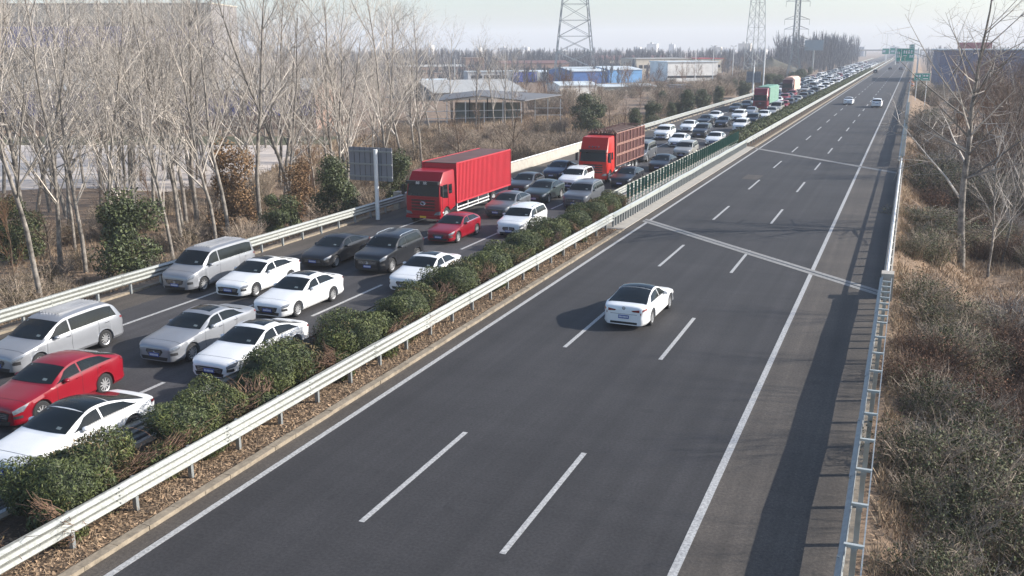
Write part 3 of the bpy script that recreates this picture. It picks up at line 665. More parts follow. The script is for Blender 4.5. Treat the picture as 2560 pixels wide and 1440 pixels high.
# ------------------------------------------------------------------ trucks
def truck_wheel(t, x, y, r=.5, w=.28):
    mb = MB(); mb.tube([(x-w/2, y, r), (x+w/2, y, r)], r, 20); o = mb.build('wheel', TYRE, t, 50)
    q = MB(); sg = 1 if x > 0 else -1
    q.tube([(x+sg*(w/2-.02), y, r), (x+sg*(w/2+.01), y, r)], r*.58, 14); q.tube([(x+sg*(w/2), y, r), (x+sg*(w/2+.06), y, r)], r*.22, 10); q.build('rim', RIM, o, 50)
def cab(t, P, W=2.48, H=3.05, L=2.25, roof=3.3, lamps=False, chars=None):
    """flat-fronted cab; nose at y=0"""
    hw = W/2
    def sec(y0, pts): pass
    # outline in side view (y, z): slightly raked screen, roof fairing behind
    prof = [(0.10, .42), (0, .55), (0, 1.72), (.16, 2.62), (.24, 2.72), (.75, roof), (L, roof+.05), (L, .95), (1.62, .95)]
    arch = [(.95+.58*math.cos(a), .5+.58*math.sin(a)) for a in [R(25)+R(130)*i/8 for i in range(9)]]
    mb = MB(); poly = prof[:-1]+arch+[(.38, .42)]
    n = len(poly)
    rows = []
    for x, s in ((-hw, 0), (-hw+.06, 1), (hw-.06, 1), (hw, 0)):
        for (y, z) in poly:
            yy, zz = y, z
            if not s:
                if y < .3 and z > .5: yy = y+.07
                if z > 2.7: zz = z-.08
            rows.append((x*(1-.035*max(0, z-1.7)), yy, zz))
    mb.v = rows
    for a in range(3):
        for i in range(n): mb.f.append((a*n+i, a*n+(i+1) % n, (a+1)*n+(i+1) % n, (a+1)*n+i))
    mb.f += [tuple(range(n))[::-1], tuple(3*n+i for i in range(n))]; mb.mi = [0]*len(mb.f)
    mb.build('cab', P, t, 35)
    def fy(z): return interp([(.42, .1), (.55, 0), (1.72, 0), (2.62, .16), (2.72, .24), (roof, .75)], z)
    def fp(x, z, o=.012): return (x, fy(z)-o, z)
    mb = MB(); a = hw*.90
    mb.add([fp(-a, 1.80), fp(a, 1.80), fp(a*.985, 2.16), fp(-a*.985, 2.16), fp(a*.95, 2.56), fp(-a*.95, 2.56)], [(0, 1, 2, 3), (3, 2, 4, 5)]); mb.build('windscreen', GLASS, t)
    mb = MB(); mb.box(-hw*.93, hw*.93, -.16, fy(2.6)+.02, 2.58, 2.78); mb.build('sun_visor', DARKP, t)
    mb = MB()
    for i in range(4): z = 1.58-.2*i; mb.add([fp(-hw*.66, z-.13), fp(hw*.66, z-.13), fp(hw*.7, z), fp(-hw*.7, z)], [(0, 1, 2, 3)])
    mb.build('grille', mat('grille_dark_red', (.06, .012, .012), .5), t)
    mb = MB()
    for i in range(5): z = 1.60-.2*i; mb.box(-hw*.72, hw*.72, -.03, .01, z-.02, z+.015)
    mb.build('grille_bar', P, t)
    mb = MB(); mb.tube([(.17*math.cos(q), -.035, 1.33+.11*math.sin(q)) for q in [2*math.pi*i/16 for i in range(17)]], .018, 5, False); mb.tube([(-.12, -.035, 1.27), (0, -.035, 1.42), (.12, -.035, 1.27)], .016, 5); mb.build('emblem', CHROME, t)
    mb = MB(); mb.box(-hw, hw, -.06, .12, .36, .52); mb.build('bumper', P, t)
    mb = MB(); mb.box(-.22, .22, -.075, -.062, .40, .52); mb.build('licence_plate', PLATEY, t)
    for sg in (1, -1):
        mb = MB(); mb.prism([(sg*hw*.62, .60), (sg*hw*.97, .64), (sg*hw*.99, .86), (sg*hw*.72, .78)], -.035, .03); mb.build('headlight', HEADL, t)
        mb = MB(); xx = sg*(hw+.004); xt = sg*(hw*(1-.035*.85)+.012)
        mb.add([(xx, .35, 1.72), (xx, 1.15, 1.60), (xt, 1.15, 2.5), (xt, .48, 2.5)], [(0, 1, 2, 3)]); mb.build('side_window', GLASS, t)
        mb = MB(); mb.add([(xx, 1.35, 1.85), (xx, 1.8, 1.85), (xt, 1.8, 2.45), (xt, 1.35, 2.45)], [(0, 1, 2, 3)]); mb.build('side_window', GLASS, t)
        mb = MB(); mb.box(sg*(hw+.16)-.09, sg*(hw+.16)+.09, -.12, 0, 1.85, 2.5); mb.box(min(sg*hw*.9, sg*(hw+.16)), max(sg*hw*.9, sg*(hw+.16)), -.06, -.03, 2.5, 2.54); mb.build('mirror', DARKP, t)
        mb = MB(); mb.box(sg*hw-.03, sg*hw+.03, .45, 1.5, .48, .56); mb.box(sg*hw-.02, sg*hw+.02, .32, .5, .7, .78); mb.build('step', STEELW, t)
        mb = MB(); mb.box(xx-.006, xx+.006, .30, .315, 1.0, 2.5); mb.box(xx-.006, xx+.006, 1.22, 1.235, 1.0, 2.5); mb.build('panel_gap', DARKP, t)
    if lamps:
        for i in range(4):
            mb = MB(); x = -.42+.28*i; mb.tube([(x, .28, 3.0), (x, .46, 3.0)], .07, 10); mb.build('roof_lamp', HEADL, t, 50)
        mb = MB(); mb.box(-.95, .95, .44, .6, 2.86, 3.12); mb.build('lamp_recess', DARKP, t)
    if chars:
        for i, ch in enumerate(chars):
            cu = bpy.data.curves.new('lettering', 'FONT'); cu.body = ch; cu.size = .3; cu.extrude = .006; cu.materials.append(WHITE)
            o = bpy.data.objects.new('tmp', cu); C.objects.link(o); me = bpy.data.meshes.new_from_object(o.evaluated_get(bpy.context.evaluated_depsgraph_get())); bpy.data.objects.remove(o)
            o = bpy.data.objects.new('lettering', me); C.objects.link(o); o.parent = t; o.location = (-.42+.52*i, -.17, 2.6); o.rotation_euler = (R(90), 0, 0); o.scale = (1, .7, 1)
def chassis(t, y0, y1, wheels, W=2.5):
    mb = MB(); mb.box(-.5, -.35, y0, y1, .8, 1.0); mb.box(.35, .5, y0, y1, .8, 1.0)
    for i in range(5): y = y0+(y1-y0)*(i+.5)/5; mb.box(-.349, .349, y-.05, y+.05, .82, .98)
    mb.build('chassis', DARKP, t)
    for y in wheels:
        for sg in (1, -1): truck_wheel(t, sg*(W/2-.2), y)
    for sg in (1, -1):
        g0, g1 = min(wheels[1:])-.8, 3.0
        mb = MB()
        for z in (.5, .72): mb.box(sg*(W/2-.06)-.02, sg*(W/2-.06)+.02, 2.6, g0, z, z+.07)
        for i in range(4): y = 2.7+(g0-2.8)*i/3; mb.box(sg*(W/2-.1)-.02, sg*(W/2-.1)+.02, y-.03, y+.03, .5, 1.0)
        mb.build('side_guard', STEELW, t)
# 1: red box truck
t = thing('box_truck', 'red flat-fronted truck with a tall ribbed red box body at the outer rail', 'truck', (-28.62, 54.95, 0))
cab(t, PT, roof=3.3, chars='解放'); chassis(t, 2.2, 11.6, [.95, 2.55+6.2])
mb = MB(); x1 = 1.27; y = 2.5; nrib = 42; ye = 11.85; st = (ye-2.5)/nrib
prof = []
for i in range(nrib):
    a = 2.5+i*st; prof += [(a, 0), (a+st*.45, 0), (a+st*.55, -.07), (a+st*.95, -.07)]
for sg in (1, -1):
    vs = [(sg*(x1+o), a, z) for z in (1.12, 3.68) for a, o in prof]; n = len(prof)
    mb.add(vs, [(i, i+1, n+i+1, n+i) for i in range(n-1)])
mb.box(-1.23, 1.23, 2.5, ye, 1.1, 3.66)
mb.build('cargo_box', mat('box_red', (.50, .022, .038), .6, var=.08, scale=.8), t)
mb = MB()
for sg in (1, -1):
    mb.box(sg*1.25-.03, sg*1.25+.03, 2.44, ye+.02, 3.66, 3.74); mb.box(sg*1.25-.03, sg*1.25+.03, 2.44, ye+.02, 1.04, 1.14)
    mb.box(sg*1.25-.035, sg*1.25+.035, 2.42, 2.5, 1.141, 3.659); mb.box(sg*1.25-.035, sg*1.25+.035, ye, ye+.05, 1.141, 3.659)
mb.build('box_frame', mat('frame_red', (.52, .04, .055), .5), t)
mb = MB(); mb.box(-1.21, 1.21, 2.47, ye, 3.665, 3.71); mb.build('box_roof', mat('dusty_roof', (.13, .07, .065), .8, scale=.7, col2=(.09, .04, .035)), t)
# 2: cage truck
t = thing('cage_truck', 'orange-red truck with slatted cage body and a row of roof lamps on the bridge', 'truck', (-24.2, 77.3, 0))
cab(t, PO, W=2.5, roof=3.75, lamps=True); chassis(t, 2.3, 12.0, [.95, 8.4, 9.7])
CG = mat('cage_frame', (.36, .19, .15), .7, var=.1, scale=3); CS = mat('cage_slat', (.10, .028, .026), .75, var=.2, scale=2)
mb = MB()
for sg in (1, -1):
    for i in range(9): y = 2.6+i*1.17; mb.box(sg*1.25-.04, sg*1.25+.04, y-.04, y+.04, 1.2, 4.0)
    for z in (1.2, 2.05, 2.15, 2.95, 3.05, 3.96): mb.box(sg*1.29-.02, sg*1.29+.02, 2.56, 12.0, z-.03, z+.03)
for i in range(9): y = 2.6+i*1.17; mb.tube([(-1.25, y, 4.0), (-.7, y, 4.12), (.7, y, 4.12), (1.25, y, 4.0)], .03, 5)
mb.build('cage_frame', CG, t)
mb = MB()
for sg in (1, -1):
    y = 2.62
    while y < 11.95: mb.box(sg*1.2-.015, sg*1.2+.015, y, y+.15, 1.2, 3.9); y += .19
mb.box(-1.2, 1.2, 2.56, 2.6, 1.2, 3.9); mb.box(-1.22, 1.22, 2.5, 12.0, 1.08, 1.2)
mb.build('slatted_side', CS, t)
mb = MB(); r3 = random.Random(5)
for i in range(9): y = 2.4+r3.random()*.8; mb.tube([(-1.1+i*.26, y, 3.9), (-1+i*.26, y+.1, 4.15+r3.random()*.15), (-.85+i*.26, y+.2, 3.95)], .09, 6)
mb.box(-1.15, 1.15, 3.2, 11.8, 3.84, 3.9); mb.build('tarpaulin', mat('brown_canvas', (.18, .12, .09), .9), t)
# 3 and 4: further trucks
t = thing('tractor_truck', 'maroon tractor truck pulling a green canvas body, beyond the bridge', 'truck', (-24.6, 176.5, 0))
cab(t, mat('paint_maroon', (.25, .012, .03), .4, coat=.3), roof=3.9, lamps=True); chassis(t, 2.3, 15, [.95, 9.5, 10.8, 12.1])
mb = MB(); mb.prism([(-1.25, 1.2), (1.25, 1.2), (1.25, 3.9), (.9, 4.1), (-.9, 4.1), (-1.25, 3.9)], 2.9, 15.5); mb.build('cargo_body', mat('green_canvas', (.16, .32, .24), .8, scale=1), t)
mb = MB()
for i in range(9): y = 3.2+i*1.5; mb.box(1.255, 1.275, y, y+.06, 1.2, 3.9); mb.box(-1.275, -1.255, y, y+.06, 1.2, 3.9)
mb.build('canvas_strap', STEELW, t)
t = thing('covered_truck', 'dark-nosed truck with a pale peach covered load farther up the jammed lanes', 'truck', (-26.6, 233.5, 0))
cab(t, mat('paint_wine', (.10, .02, .025), .4, coat=.3), roof=3.6); chassis(t, 2.3, 14, [.95, 9.5, 10.8])
mb = MB(); mb.prism([(-1.28, 1.2), (1.28, 1.2), (1.28, 3.6), (.7, 4.1), (-.7, 4.1), (-1.28, 3.6)], 2.8, 15); mb.build('cargo_body', mat('peach_canvas', (.80, .50, .38), .8, scale=1, var=.06), t)
mb = MB()
for i in range(8): y = 3.2+i*1.5; mb.box(1.283, 1.3, y, y+.06, 1.2, 3.6)
mb.build('canvas_strap', STEELW, t)

# ------------------------------------------------------------------ vegetation
def branchy(mbT, mbC, p, d, length, r, depth, rr, spread, up, maxd, nseg=5, kids_=(0, 0, 0), wig=.12):
    pts = [p]; rad = [r]; q = p; dd = d.copy(); st = length/nseg
    for i in range(nseg):
        dd = (dd+Vector((rr.gauss(0, wig), rr.gauss(0, wig), rr.gauss(0, wig)+up))).normalized()
        q = q+dd*st; pts.append(q); rad.append(r*(1-(i+1)/nseg*.86))
    (mbT if depth == 0 else mbC).tube(pts, rad, 7 if depth == 0 else (4 if depth == 1 else 3), False)
    if depth >= maxd: return
    for _ in range(kids_[depth]):
        t = rr.uniform(.22, .98) if depth else rr.uniform(.25, .99)
        i = min(int(t*nseg), nseg-1); f = t*nseg-i; b = pts[i].lerp(pts[i+1], f); ax = (pts[i+1]-pts[i]).normalized()
        o = ax.orthogonal().normalized(); a = rr.uniform(0, 2*math.pi); o = o*math.cos(a)+ax.cross(o)*math.sin(a)
        s = rr.uniform(spread*.7, spread*1.3); nd = (ax*math.cos(s)+o*math.sin(s)).normalized()
        ln = length*(.50 if depth == 0 else .52)*(1-.55*t)*rr.uniform(.6, 1.35)
        branchy(mbT, mbC, b, nd, ln, rad[i]*(.42 if depth == 0 else .5)*rr.uniform(.8, 1.1)+.003, depth+1, rr, spread, up, maxd, 4 if depth == 0 else 3, kids_, wig*1.2)
def tree_proto(name, seed, H, r, kk, spread, up, bark, twig, lean=(0, 0), maxd=3, minr=None):
    rr = random.Random(seed); t = thing(name, None, 'tree'); T, Cn = MB(), MB()
    branchy(T, Cn, Vector((0, 0, -.3)), Vector((lean[0], lean[1], 1)).normalized(), H, r, 0, rr, spread, up, maxd, 12, kk, .045)
    T.build('trunk', bark, t, 180); Cn.build('crown', twig, t)
    freeze(t); return t
PLACED = {}
def place(proto, x, y, s=1., rz=0., label=None, group=None, z=None, cat=None, sz=None):
    if proto.name not in PLACED: PLACED[proto.name] = 1; o = proto
    else: o = copy_tree(proto)
    o.location = (x, y, hgt(x, y) if z is None else z); o.rotation_euler = (0, 0, rz); o.scale = (s, s, sz or s)
    tag(o, label, cat or proto['category'], group); return o
vr = random.Random(21)
POP = [tree_proto('bare_poplar', 30+i, 15.5+i*.5, .14+.015*(i % 3), (26, 7, 4), .62, .05, BARK, TWIG, (vr.uniform(-.07, .07), vr.uniform(-.07, .07))) for i in range(6)]
SPR = [tree_proto('bare_tree', 50+i, 7.5, .11, (18, 8, 6), .75, .03, BARKD, TWIGD, (.1, 0)) for i in range(3)]
ORG = [tree_proto('bare_sapling', 60+i, 6.5, .06, (22, 8, 5), .5, .08, BARKD, TWIGO) for i in range(2)]

# the poplar thicket left of the jammed side
GP = 'bare poplars in the thicket beside the jammed side'
spots = [(-43.4, 39.1, 0, 1.05, 'thick bare poplar at the far left behind the guard rail'), (-41.7, 41.0, 1, .95, 'bare poplar rising behind the round evergreen bush left'),
 (-48.0, 56.0, 2, 1.1, 'pale straight bare poplar left of the silver van roof line'), (-50.9, 55, 3, 1., 'bare poplar with a forked stem above the evergreen bush'),
 (-50.2, 43.3, 4, 1.1, 'bare poplar leaning at the left edge of the thicket'), (-44.5, 63.5, 5, 1.1, 'bare poplar standing left of the grey signboard back'), (-41.5, 66, 0, 1., 'bare poplar forking behind the grey signboard')]
taken = [(a, b_) for a, b_, *_ in spots]
for x, y, k, s, l in spots: place(POP[k], x, y, s, vr.uniform(0, 6.28), l, GP)
n = 0; tries = 0
while n < 98 and tries < 20000:
    tries += 1; y = vr.uniform(26, 108); x = -38.5-vr.random()**1.25*min(46, 16+y*.55)
    if y > 84 and x > -45: continue
    v = Vector((x, y, 0))-Vector((0, 0, CAMH)); ppx = 1280+2404*v.dot(rt)/v.dot(fw)
    if ppx > 1060 or ppx < -420: continue
    if any((x-a)**2+(y-b_)**2 < (1.7+.012*y)**2 for a, b_ in taken): continue
    taken.append((x, y)); depth = 'front row behind the guard rail' if x > -43 else 'middle of the thicket' if x > -55 else 'back of the thicket by the pale yard'
    place(POP[vr.randrange(6)], x, y, vr.uniform(.72, 1.12), vr.uniform(0, 6.28), 'bare pale-barked poplar in the '+depth, GP); n += 1
# farther poplars and saplings between the verge and the sheds
mid = [(1130, 300, 1.0), (1190, 318, .9), (1235, 322, .75), (1262, 330, .8), (1283, 318, .72), (1075, 330, 1.), (1100, 345, .8), (1340, 215, .5), (1560, 225, .45), (1030, 350, .9), (1700, 200, .4)]
for i, (a, b_, s) in enumerate(mid):
    x, y = px(a, b_, -1.6); place(POP[i % 6], x, y, s, i*1.3, ['slim bare poplar standing near the steel frame shed', 'slim bare poplar before the blue-roofed works'][b_ < 240], 'slim poplars among the sheds')
brown = [(1195, 345, .8), (1415, 345, .85), (1600, 300, .8), (1640, 290, .8), (1690, 275, .75), (1720, 268, .7), (1560, 330, .7), (1525, 318, .7), (1320, 350, .5), (1150, 378, .6), (1760, 250, .8), (1790, 240, .9), (1500, 280, .8), (1450, 262, .8), (1660, 250, .9), (1830, 225, .9), (1230, 385, .5), (990, 400, .7), (960, 372, .8)]
for i, (a, b_, s) in enumerate(brown):
    x, y = px(a, b_, -1.4); place(SPR[i % 3], x, y, s, i*2.1, 'brown spreading bare tree on the verge behind the outer rail', 'brown bare trees along the far verge')
i = 0
while i < 70:
    a = vr.uniform(1300, 1960); b_ = vr.uniform(0, 1); b_ = (300-(a-1300)*.2)-b_*34
    x, y = px(a, b_, -1.4)
    if x > -36: continue
    place(ORG[i % 2], x, y, vr.uniform(.7, 1.25), vr.uniform(0, 6), 'reddish brown bare sapling in the scrub before the works', 'reddish saplings in the far scrub'); i += 1

# dark slim saplings between the poplars
i = 0
while i < 18:
    x, y = -38-vr.random()*26, vr.uniform(28, 100)
    if abs(x) > 20+y*.75: continue
    place((SPR+ORG)[i % 5], x, y, vr.uniform(.6, 1.1), vr.uniform(0, 6), 'dark brown sapling between the pale poplar trunks', 'dark saplings in the poplar thicket'); i += 1
# poplars standing just off the road to the right, their crowns shade the lanes
for i, (x, y, s) in enumerate([(10, 31, .66), (11.5, 35.5, .72), (13, 41, .7), (10.2, 25.5, .62), (14.5, 47, .78), (9.4, 20.5, .55), (12.2, 33, .7)]):
    place(POP[i % 6], x, y, s, i*1.1, 'bare poplar just outside the right edge of the view', 'bare poplars off the right edge')
# ---- leafy bushes
def leaf_cloud(name, n, rx, ry, rz, lw, ll, m, seed, shell=.35, box=4., lump=.12, z0=0., up=.3, parent=None, bias=None):
    g = np.random.default_rng(seed)
    u = g.normal(size=(n, 3)); u /= (np.abs(u)**box).sum(1, keepdims=True)**(1/box)
    rad = 1-shell*g.random((n, 1))**1.6
    ph = g.uniform(0, 6, 6)
    w = 1+lump*(np.sin(u[:, :1]*3.1*rx+ph[0]+u[:, 1:2]*2)+np.sin(u[:, 1:2]*2.6*ry+ph[1]+u[:, 2:3]*2)+.6*np.sin(u[:, 1:2]*7*ry+ph[2]))
    P_ = u*rad*w*np.array([rx, ry, rz]); P_[:, 2] += z0
    if bias is not None: P_ = P_[bias(P_)]
    n = len(P_)
    nrm = u[:n]+g.normal(scale=.8, size=(n, 3)); t1 = g.normal(size=(n, 3)); t1[:, 2] += up*2
    nrm /= np.linalg.norm(nrm, axis=1, keepdims=True)
    t1 -= nrm*(t1*nrm).sum(1, keepdims=True); t1 /= np.linalg.norm(t1, axis=1, keepdims=True); t2 = np.cross(nrm, t1)
    s = g.uniform(.6, 1.4, (n, 1)); a = t1*ll*s/2; b_ = t2*lw*s/2
    V = np.stack([P_-a-b_*.5, P_-a*.1+b_-a*0, P_+a, P_-a*.1-b_], 1)
    V[:, 0] = P_-a; V = V.reshape(-1, 3); F = np.arange(n*4).reshape(n, 4)
    return np_mesh(name, V, F, m, parent)
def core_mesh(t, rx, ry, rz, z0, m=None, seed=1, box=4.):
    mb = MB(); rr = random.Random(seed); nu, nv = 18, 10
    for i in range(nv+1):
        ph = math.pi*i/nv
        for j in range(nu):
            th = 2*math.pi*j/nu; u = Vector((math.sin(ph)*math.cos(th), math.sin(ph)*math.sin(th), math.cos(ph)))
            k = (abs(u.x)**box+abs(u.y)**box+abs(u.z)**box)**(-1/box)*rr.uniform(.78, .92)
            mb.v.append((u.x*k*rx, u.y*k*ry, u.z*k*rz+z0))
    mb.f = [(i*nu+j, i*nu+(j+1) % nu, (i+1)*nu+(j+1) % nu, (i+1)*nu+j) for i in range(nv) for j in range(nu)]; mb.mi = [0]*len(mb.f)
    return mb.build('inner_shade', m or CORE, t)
def yew(seed, n=11000, lw=.035, ll=.11, rx=.98, ry=1.5, rz=.82, dead=True):
    t = thing('yew_bush', None, 'bush')
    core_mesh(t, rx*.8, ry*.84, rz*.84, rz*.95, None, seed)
    leaf_cloud('foliage', n, rx, ry, rz, lw, ll, YEW, seed, .34, 3.0, .13, rz*.98, .5, t)
    leaf_cloud('brown_sprays', n//9, rx*1.0, ry*1.02, rz*.95, lw, ll, YEWB, seed+5, .15, 3.2, .07, rz*.98, .8, t, lambda P: (P[:, 1] > -.1)*(P[:, 0] > -.4) > 0)
    if dead:
        rr = random.Random(seed); mb = MB()
        for i in range(95):
            y = rr.gauss(ry*.6, .42); z = rr.uniform(.25, 1.25); p = Vector((rx*.35, y*.75, z*.7))
            q = Vector((rx*rr.uniform(.92, 1.12), y, z)); m_ = p.lerp(q, .5)+Vector((rr.gauss(0, .06), rr.gauss(0, .08), rr.gauss(0, .08)))
            mb.tube([p, m_, q, q+Vector((rr.uniform(-.02, .08), rr.gauss(.05, .16), rr.uniform(-.05, .22)))], [.011, .009, .007, .003], 3, False)
        mb.build('bare_stems', DEADTW, t)
    freeze(t); return t
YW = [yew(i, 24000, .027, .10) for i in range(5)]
GY_ = 'clipped yew bushes on the median'
yl = [(16.1, 1.0, 'nearest yew bush at the lower left, bare stems below its green top'), (20.6, .95, 'yew bush beside the tail of the dark-roofed white fastback'), (24.9, 1.02, 'yew bush covering the nose of the white saloon with sunroof'),
 (29.3, 1., 'yew bush at the tail of the sunroof saloon'), (33.6, .95, 'yew bush in front of the gap before the fourth saloon'), (38.2, 1, 'yew bush covering the flank of the white saloon beside the black SUV'),
 (42.4, .98, 'broad yew bush just beyond the hidden white saloon'), (46.6, .95, 'yew bush left of the bridge side white SUV'), (50.6, 1., 'yew bush covering the wheels of the white SUV with roof rails'), (54.9, .95, 'yew bush beyond the white SUV'),
 (58.8, .9, 'yew bush beside the thin-lit grey SUV'), (62.4, .88, 'last yew bush before the green blades')]
for i, (y, s, l) in enumerate(yl):
    o = place(YW[i % 5], -18.3+.15*math.sin(i*2.3), y, s*1.07, (math.pi if i % 5 == 3 else 0)+R(4*math.sin(i*5)), l, GY_, .06); o.scale.z = s*.98; o.scale.x *= 1.05
def small(seed):
    return yew(seed, 4500, .035, .10, .5, .7, .42)
SM = small(11)
for i, (y, x) in enumerate([(18.4, -17.7), (22.8, -17.6), (27.1, -17.5), (31.6, -17.6), (35.9, -17.7), (44.4, -17.5), (13.0, -18.2), (48.8, -17.5), (20.0, -17.4), (14.9, -17.5), (29.6, -17.3), (40.2, -17.4), (52.8, -17.4)]):
    place(SM, x, y, 1, i*1.9, 'low ragged yew sprout between two clipped bushes', 'low yew sprouts on the median', .06)
# clipped hedge beyond the bridge: bush after bush
HD = [yew(20+i, 2600, .08, .2, 1.05, 2.0, .72, False) for i in range(2)]
y = 114.2; i = 0
while y < 480:
    o = place(HD[i % 2], -18.25, y, 1, vr.choice([0, math.pi]), 'clipped bush in the long median hedge beyond the green blades', 'bushes of the long median hedge', .06); o.scale.z = vr.uniform(.9, 1.05)
    y += 3.7; i += 1
# broadleaf evergreens on the left verge
def evergreen(seed, n, rx, rz, H):
    t = thing('evergreen_tree', None, 'evergreen tree'); rr = random.Random(seed)
    T, Cn = MB(), MB(); branchy(T, Cn, Vector((0, 0, -.2)), Vector((0, 0, 1)), H*.8, .1, 0, rr, .8, .02, 1, 8, (12,), .05)
    T.add(Cn.v, Cn.f); T.build('trunk', BARKD, t)
    g = MB()
    big = []
    c = bpy.data.objects.new('crown', None)
    V = []; 
    rs = np.random.default_rng(seed); parts = []
    for k in range(14):
        a = rs.uniform(0, 6.28); hz_ = rs.uniform(0, 1); dd_ = rs.uniform(.2, .75)*(1-.45*hz_); q = (math.cos(a)*rx*dd_, math.sin(a)*rx*dd_, H*.16+hz_*H*.78)
        sc = rs.uniform(.26, .55)
        o = leaf_cloud('tmp', n//14, rx*sc, rx*sc*rs.uniform(.7, 1.1), rz*sc*.9, .09, .17, LEAF, seed*10+k, .6, 2.2, .12, 0, 0)
        co = np.empty(len(o.data.vertices)*3, np.float32); o.data.vertices.foreach_get('co', co); parts.append(co.reshape(-1, 3)+np.array(q)); me = o.data; bpy.data.objects.remove(o); bpy.data.meshes.remove(me)
    V = np.concatenate(parts); np_mesh('crown', V, np.arange(len(V)).reshape(-1, 4), LEAF, t)
    freeze(t); return t
EV = [evergreen(1, 15000, 2.3, 2.2, 4.9), evergreen(2, 15000, 2.5, 2.0, 4.4), evergreen(3, 12000, 2.1, 2.3, 5.2)]
GE = 'evergreens along the left verge'
RU = evergreen(7, 9000, 2.2, 2.4, 6.4); RU.name = 'leafy_brown_tree'; KIDS[RU.name] = kids(RU)
for ch in kids(RU):
    if ch.name.startswith('crown'): ch.data.materials[0] = mat('withered_leaf', (.26, .15, .07), .8, scale=.8, island=.5, col2=(.14, .085, .04))
for a, b_, s, l in ((590, 590, 1, 'tree with withered orange-brown leaves between pale poplar trunks'), (745, 560, .75, 'lower tree with withered olive-brown leaves left of the signboard')):
    x, y = px(a, b_, -1.4); place(RU, x, y, s, a, l, 'withered leafy trees in the thicket')
for i, (a, b_, s, l) in enumerate([(335, 690, .86, 'round dark evergreen behind the guard rail near the silver van'), (40, 640, .8, 'dark evergreen at the left edge among poplar trunks'), (845, 572, .76, 'dark evergreen left of the grey signboard'), (1000, 520, .7, 'dark evergreen between the signboard and the red truck cab'),
     (1470, 330, 1.15, 'large dark evergreen behind the cage truck'), (1655, 268, .6, 'dark evergreen on the verge past the cage truck'), (1835, 226, .6, 'dark evergreen by the rail left of the maroon truck'), (705, 600, .6, 'small evergreen between poplar trunks over the black saloon')]):
    x, y = px(a, b_, -1.2); place(EV[i % 3], x, y, s*1.12, i*1.7, l, GE)
i = 0
while i < 26:
    t_ = vr.random(); x = -36.8-vr.random()*3-(2 if t_ > .6 else 0); y = 118+t_*330
    place(EV[i % 3], x, y, vr.uniform(.5, .95), i, 'far evergreen bush along the outer rail beyond the bridge', 'far evergreens along the outer rail'); i += 1

# ---- bank on the right: thorny thickets
def thicket(seed, n=150, h=2.6, leaves=2200, lm=None, tm=None):
    t = thing('thicket_shrub', None, 'shrub'); rr = random.Random(seed); mb = MB()
    for i in range(n):
        a = rr.uniform(0, 6.28); d = rr.random()**.6; b0 = Vector((math.cos(a)*.7*d, math.sin(a)*.7*d, -.2)); hh = h*rr.uniform(.55, 1.15)
        tip = Vector((math.cos(a)*(.4+1.7*d), math.sin(a)*(.4+1.7*d), hh*(1-.28*d)))
        pts = [b0, b0.lerp(tip, .35)+Vector((0, 0, hh*.22)), b0.lerp(tip, .7)+Vector((rr.gauss(0, .1), rr.gauss(0, .1), hh*.18)), tip]
        mb.tube(pts, [.02, .015, .011, .005], 3, False)
        for _ in range(5):
            k = rr.uniform(.3, .95); i0 = min(2, int(k*3)); p = pts[i0].lerp(pts[i0+1], k*3-i0); q = p+Vector((rr.gauss(0, .22), rr.gauss(0, .22), rr.uniform(.0, .45)))
            mb.tube([p, p.lerp(q, .5)+Vector((0, 0, .03)), q], [.007, .005, .0025], 3, False)
    mb.build('stems', tm or BTW, t)
    leaf_cloud('foliage', leaves, 1.5, 1.5, h*.5, .05, .09, lm or BRUSH, seed, .75, 2, .25, h*.45, 0, t)
    freeze(t); return t
BTW = mat('bramble_stem', (.36, .285, .215), .85, island=.6)
GRN = mat('green_brush', (.075, .095, .032), .75, scale=1, island=.6, col2=(.09, .08, .035)); RUST = mat('rust_brush', (.24, .115, .06), .85, scale=1, island=.6, col2=(.085, .042, .026))
SC = [thicket(11, 130, 2.2, 1500, RUST, TWIGD), thicket(12, 150, 2.6, 900), thicket(13, 110, 2.0, 2400)]
for o in SC: KIDS['scrub_bush'] = KIDS[o.name]; o.name = 'scrub_bush'; KIDS[o.name] = kids(o)
TH = [thicket(1, 150, 2.6, 1500), thicket(2, 120, 2.2, 4200, GRN), thicket(3, 150, 2.2, 1800, RUST, TWIGD), thicket(4, 170, 2.9, 900, None, TWIG)]
GT = 'tangled shrubs on the bank at the right'
i = 0; pts_ = []
tr = 0
while i < 150 and tr < 20000:
    tr += 1; y = vr.uniform(17, 84); x = vr.uniform(.75, 4+y*.2)
    if y > 50 and 52+.25*x < y < 66+.2*x and x > 2.2: continue
    if y > 66 and x < 4 and vr.random() < .75: continue
    if any((x-a)**2+(y-b_)**2 < .8 for a, b_ in pts_): continue
    pts_.append((x, y)); v = noise.noise((x*.22, y*.13, 5))
    k = 1 if v > (.12 if y > 32 else -.05) else 2 if v < -.12 else vr.choice([0, 3, 2, 2, 1])
    if 50 < y < 84 and vr.random() < .6 and not (58 < y < 66 and x < 4): continue
    s = vr.uniform(.6, 1.0)*(.8 if x < 2 else 1); lab = ['grey tangle of arching bare stems on the right bank', 'shrub with small green leaves on the right bank', 'rust-brown leafy shrub on the right bank', 'tall grey bramble on the right bank'][k]
    place(TH[k], x, y, s, vr.uniform(0, 6.28), lab+(' close to the ladder-like guard rail' if x < 2.4 else ' below the road' if y < 40 else ' near the bridge'), GT); i += 1
i = 0
while i < 78:
    x, y = -37.2-vr.random()**1.2*19, vr.uniform(28, 86); i += 1
    place(SC[vr.choice([0, 0, 1, 2])], x, y, vr.uniform(.55, .95), vr.uniform(0, 6.28), 'red-brown thorny shrub under the poplars behind the guard rail', 'thorny undergrowth beneath the poplars')
i = 0
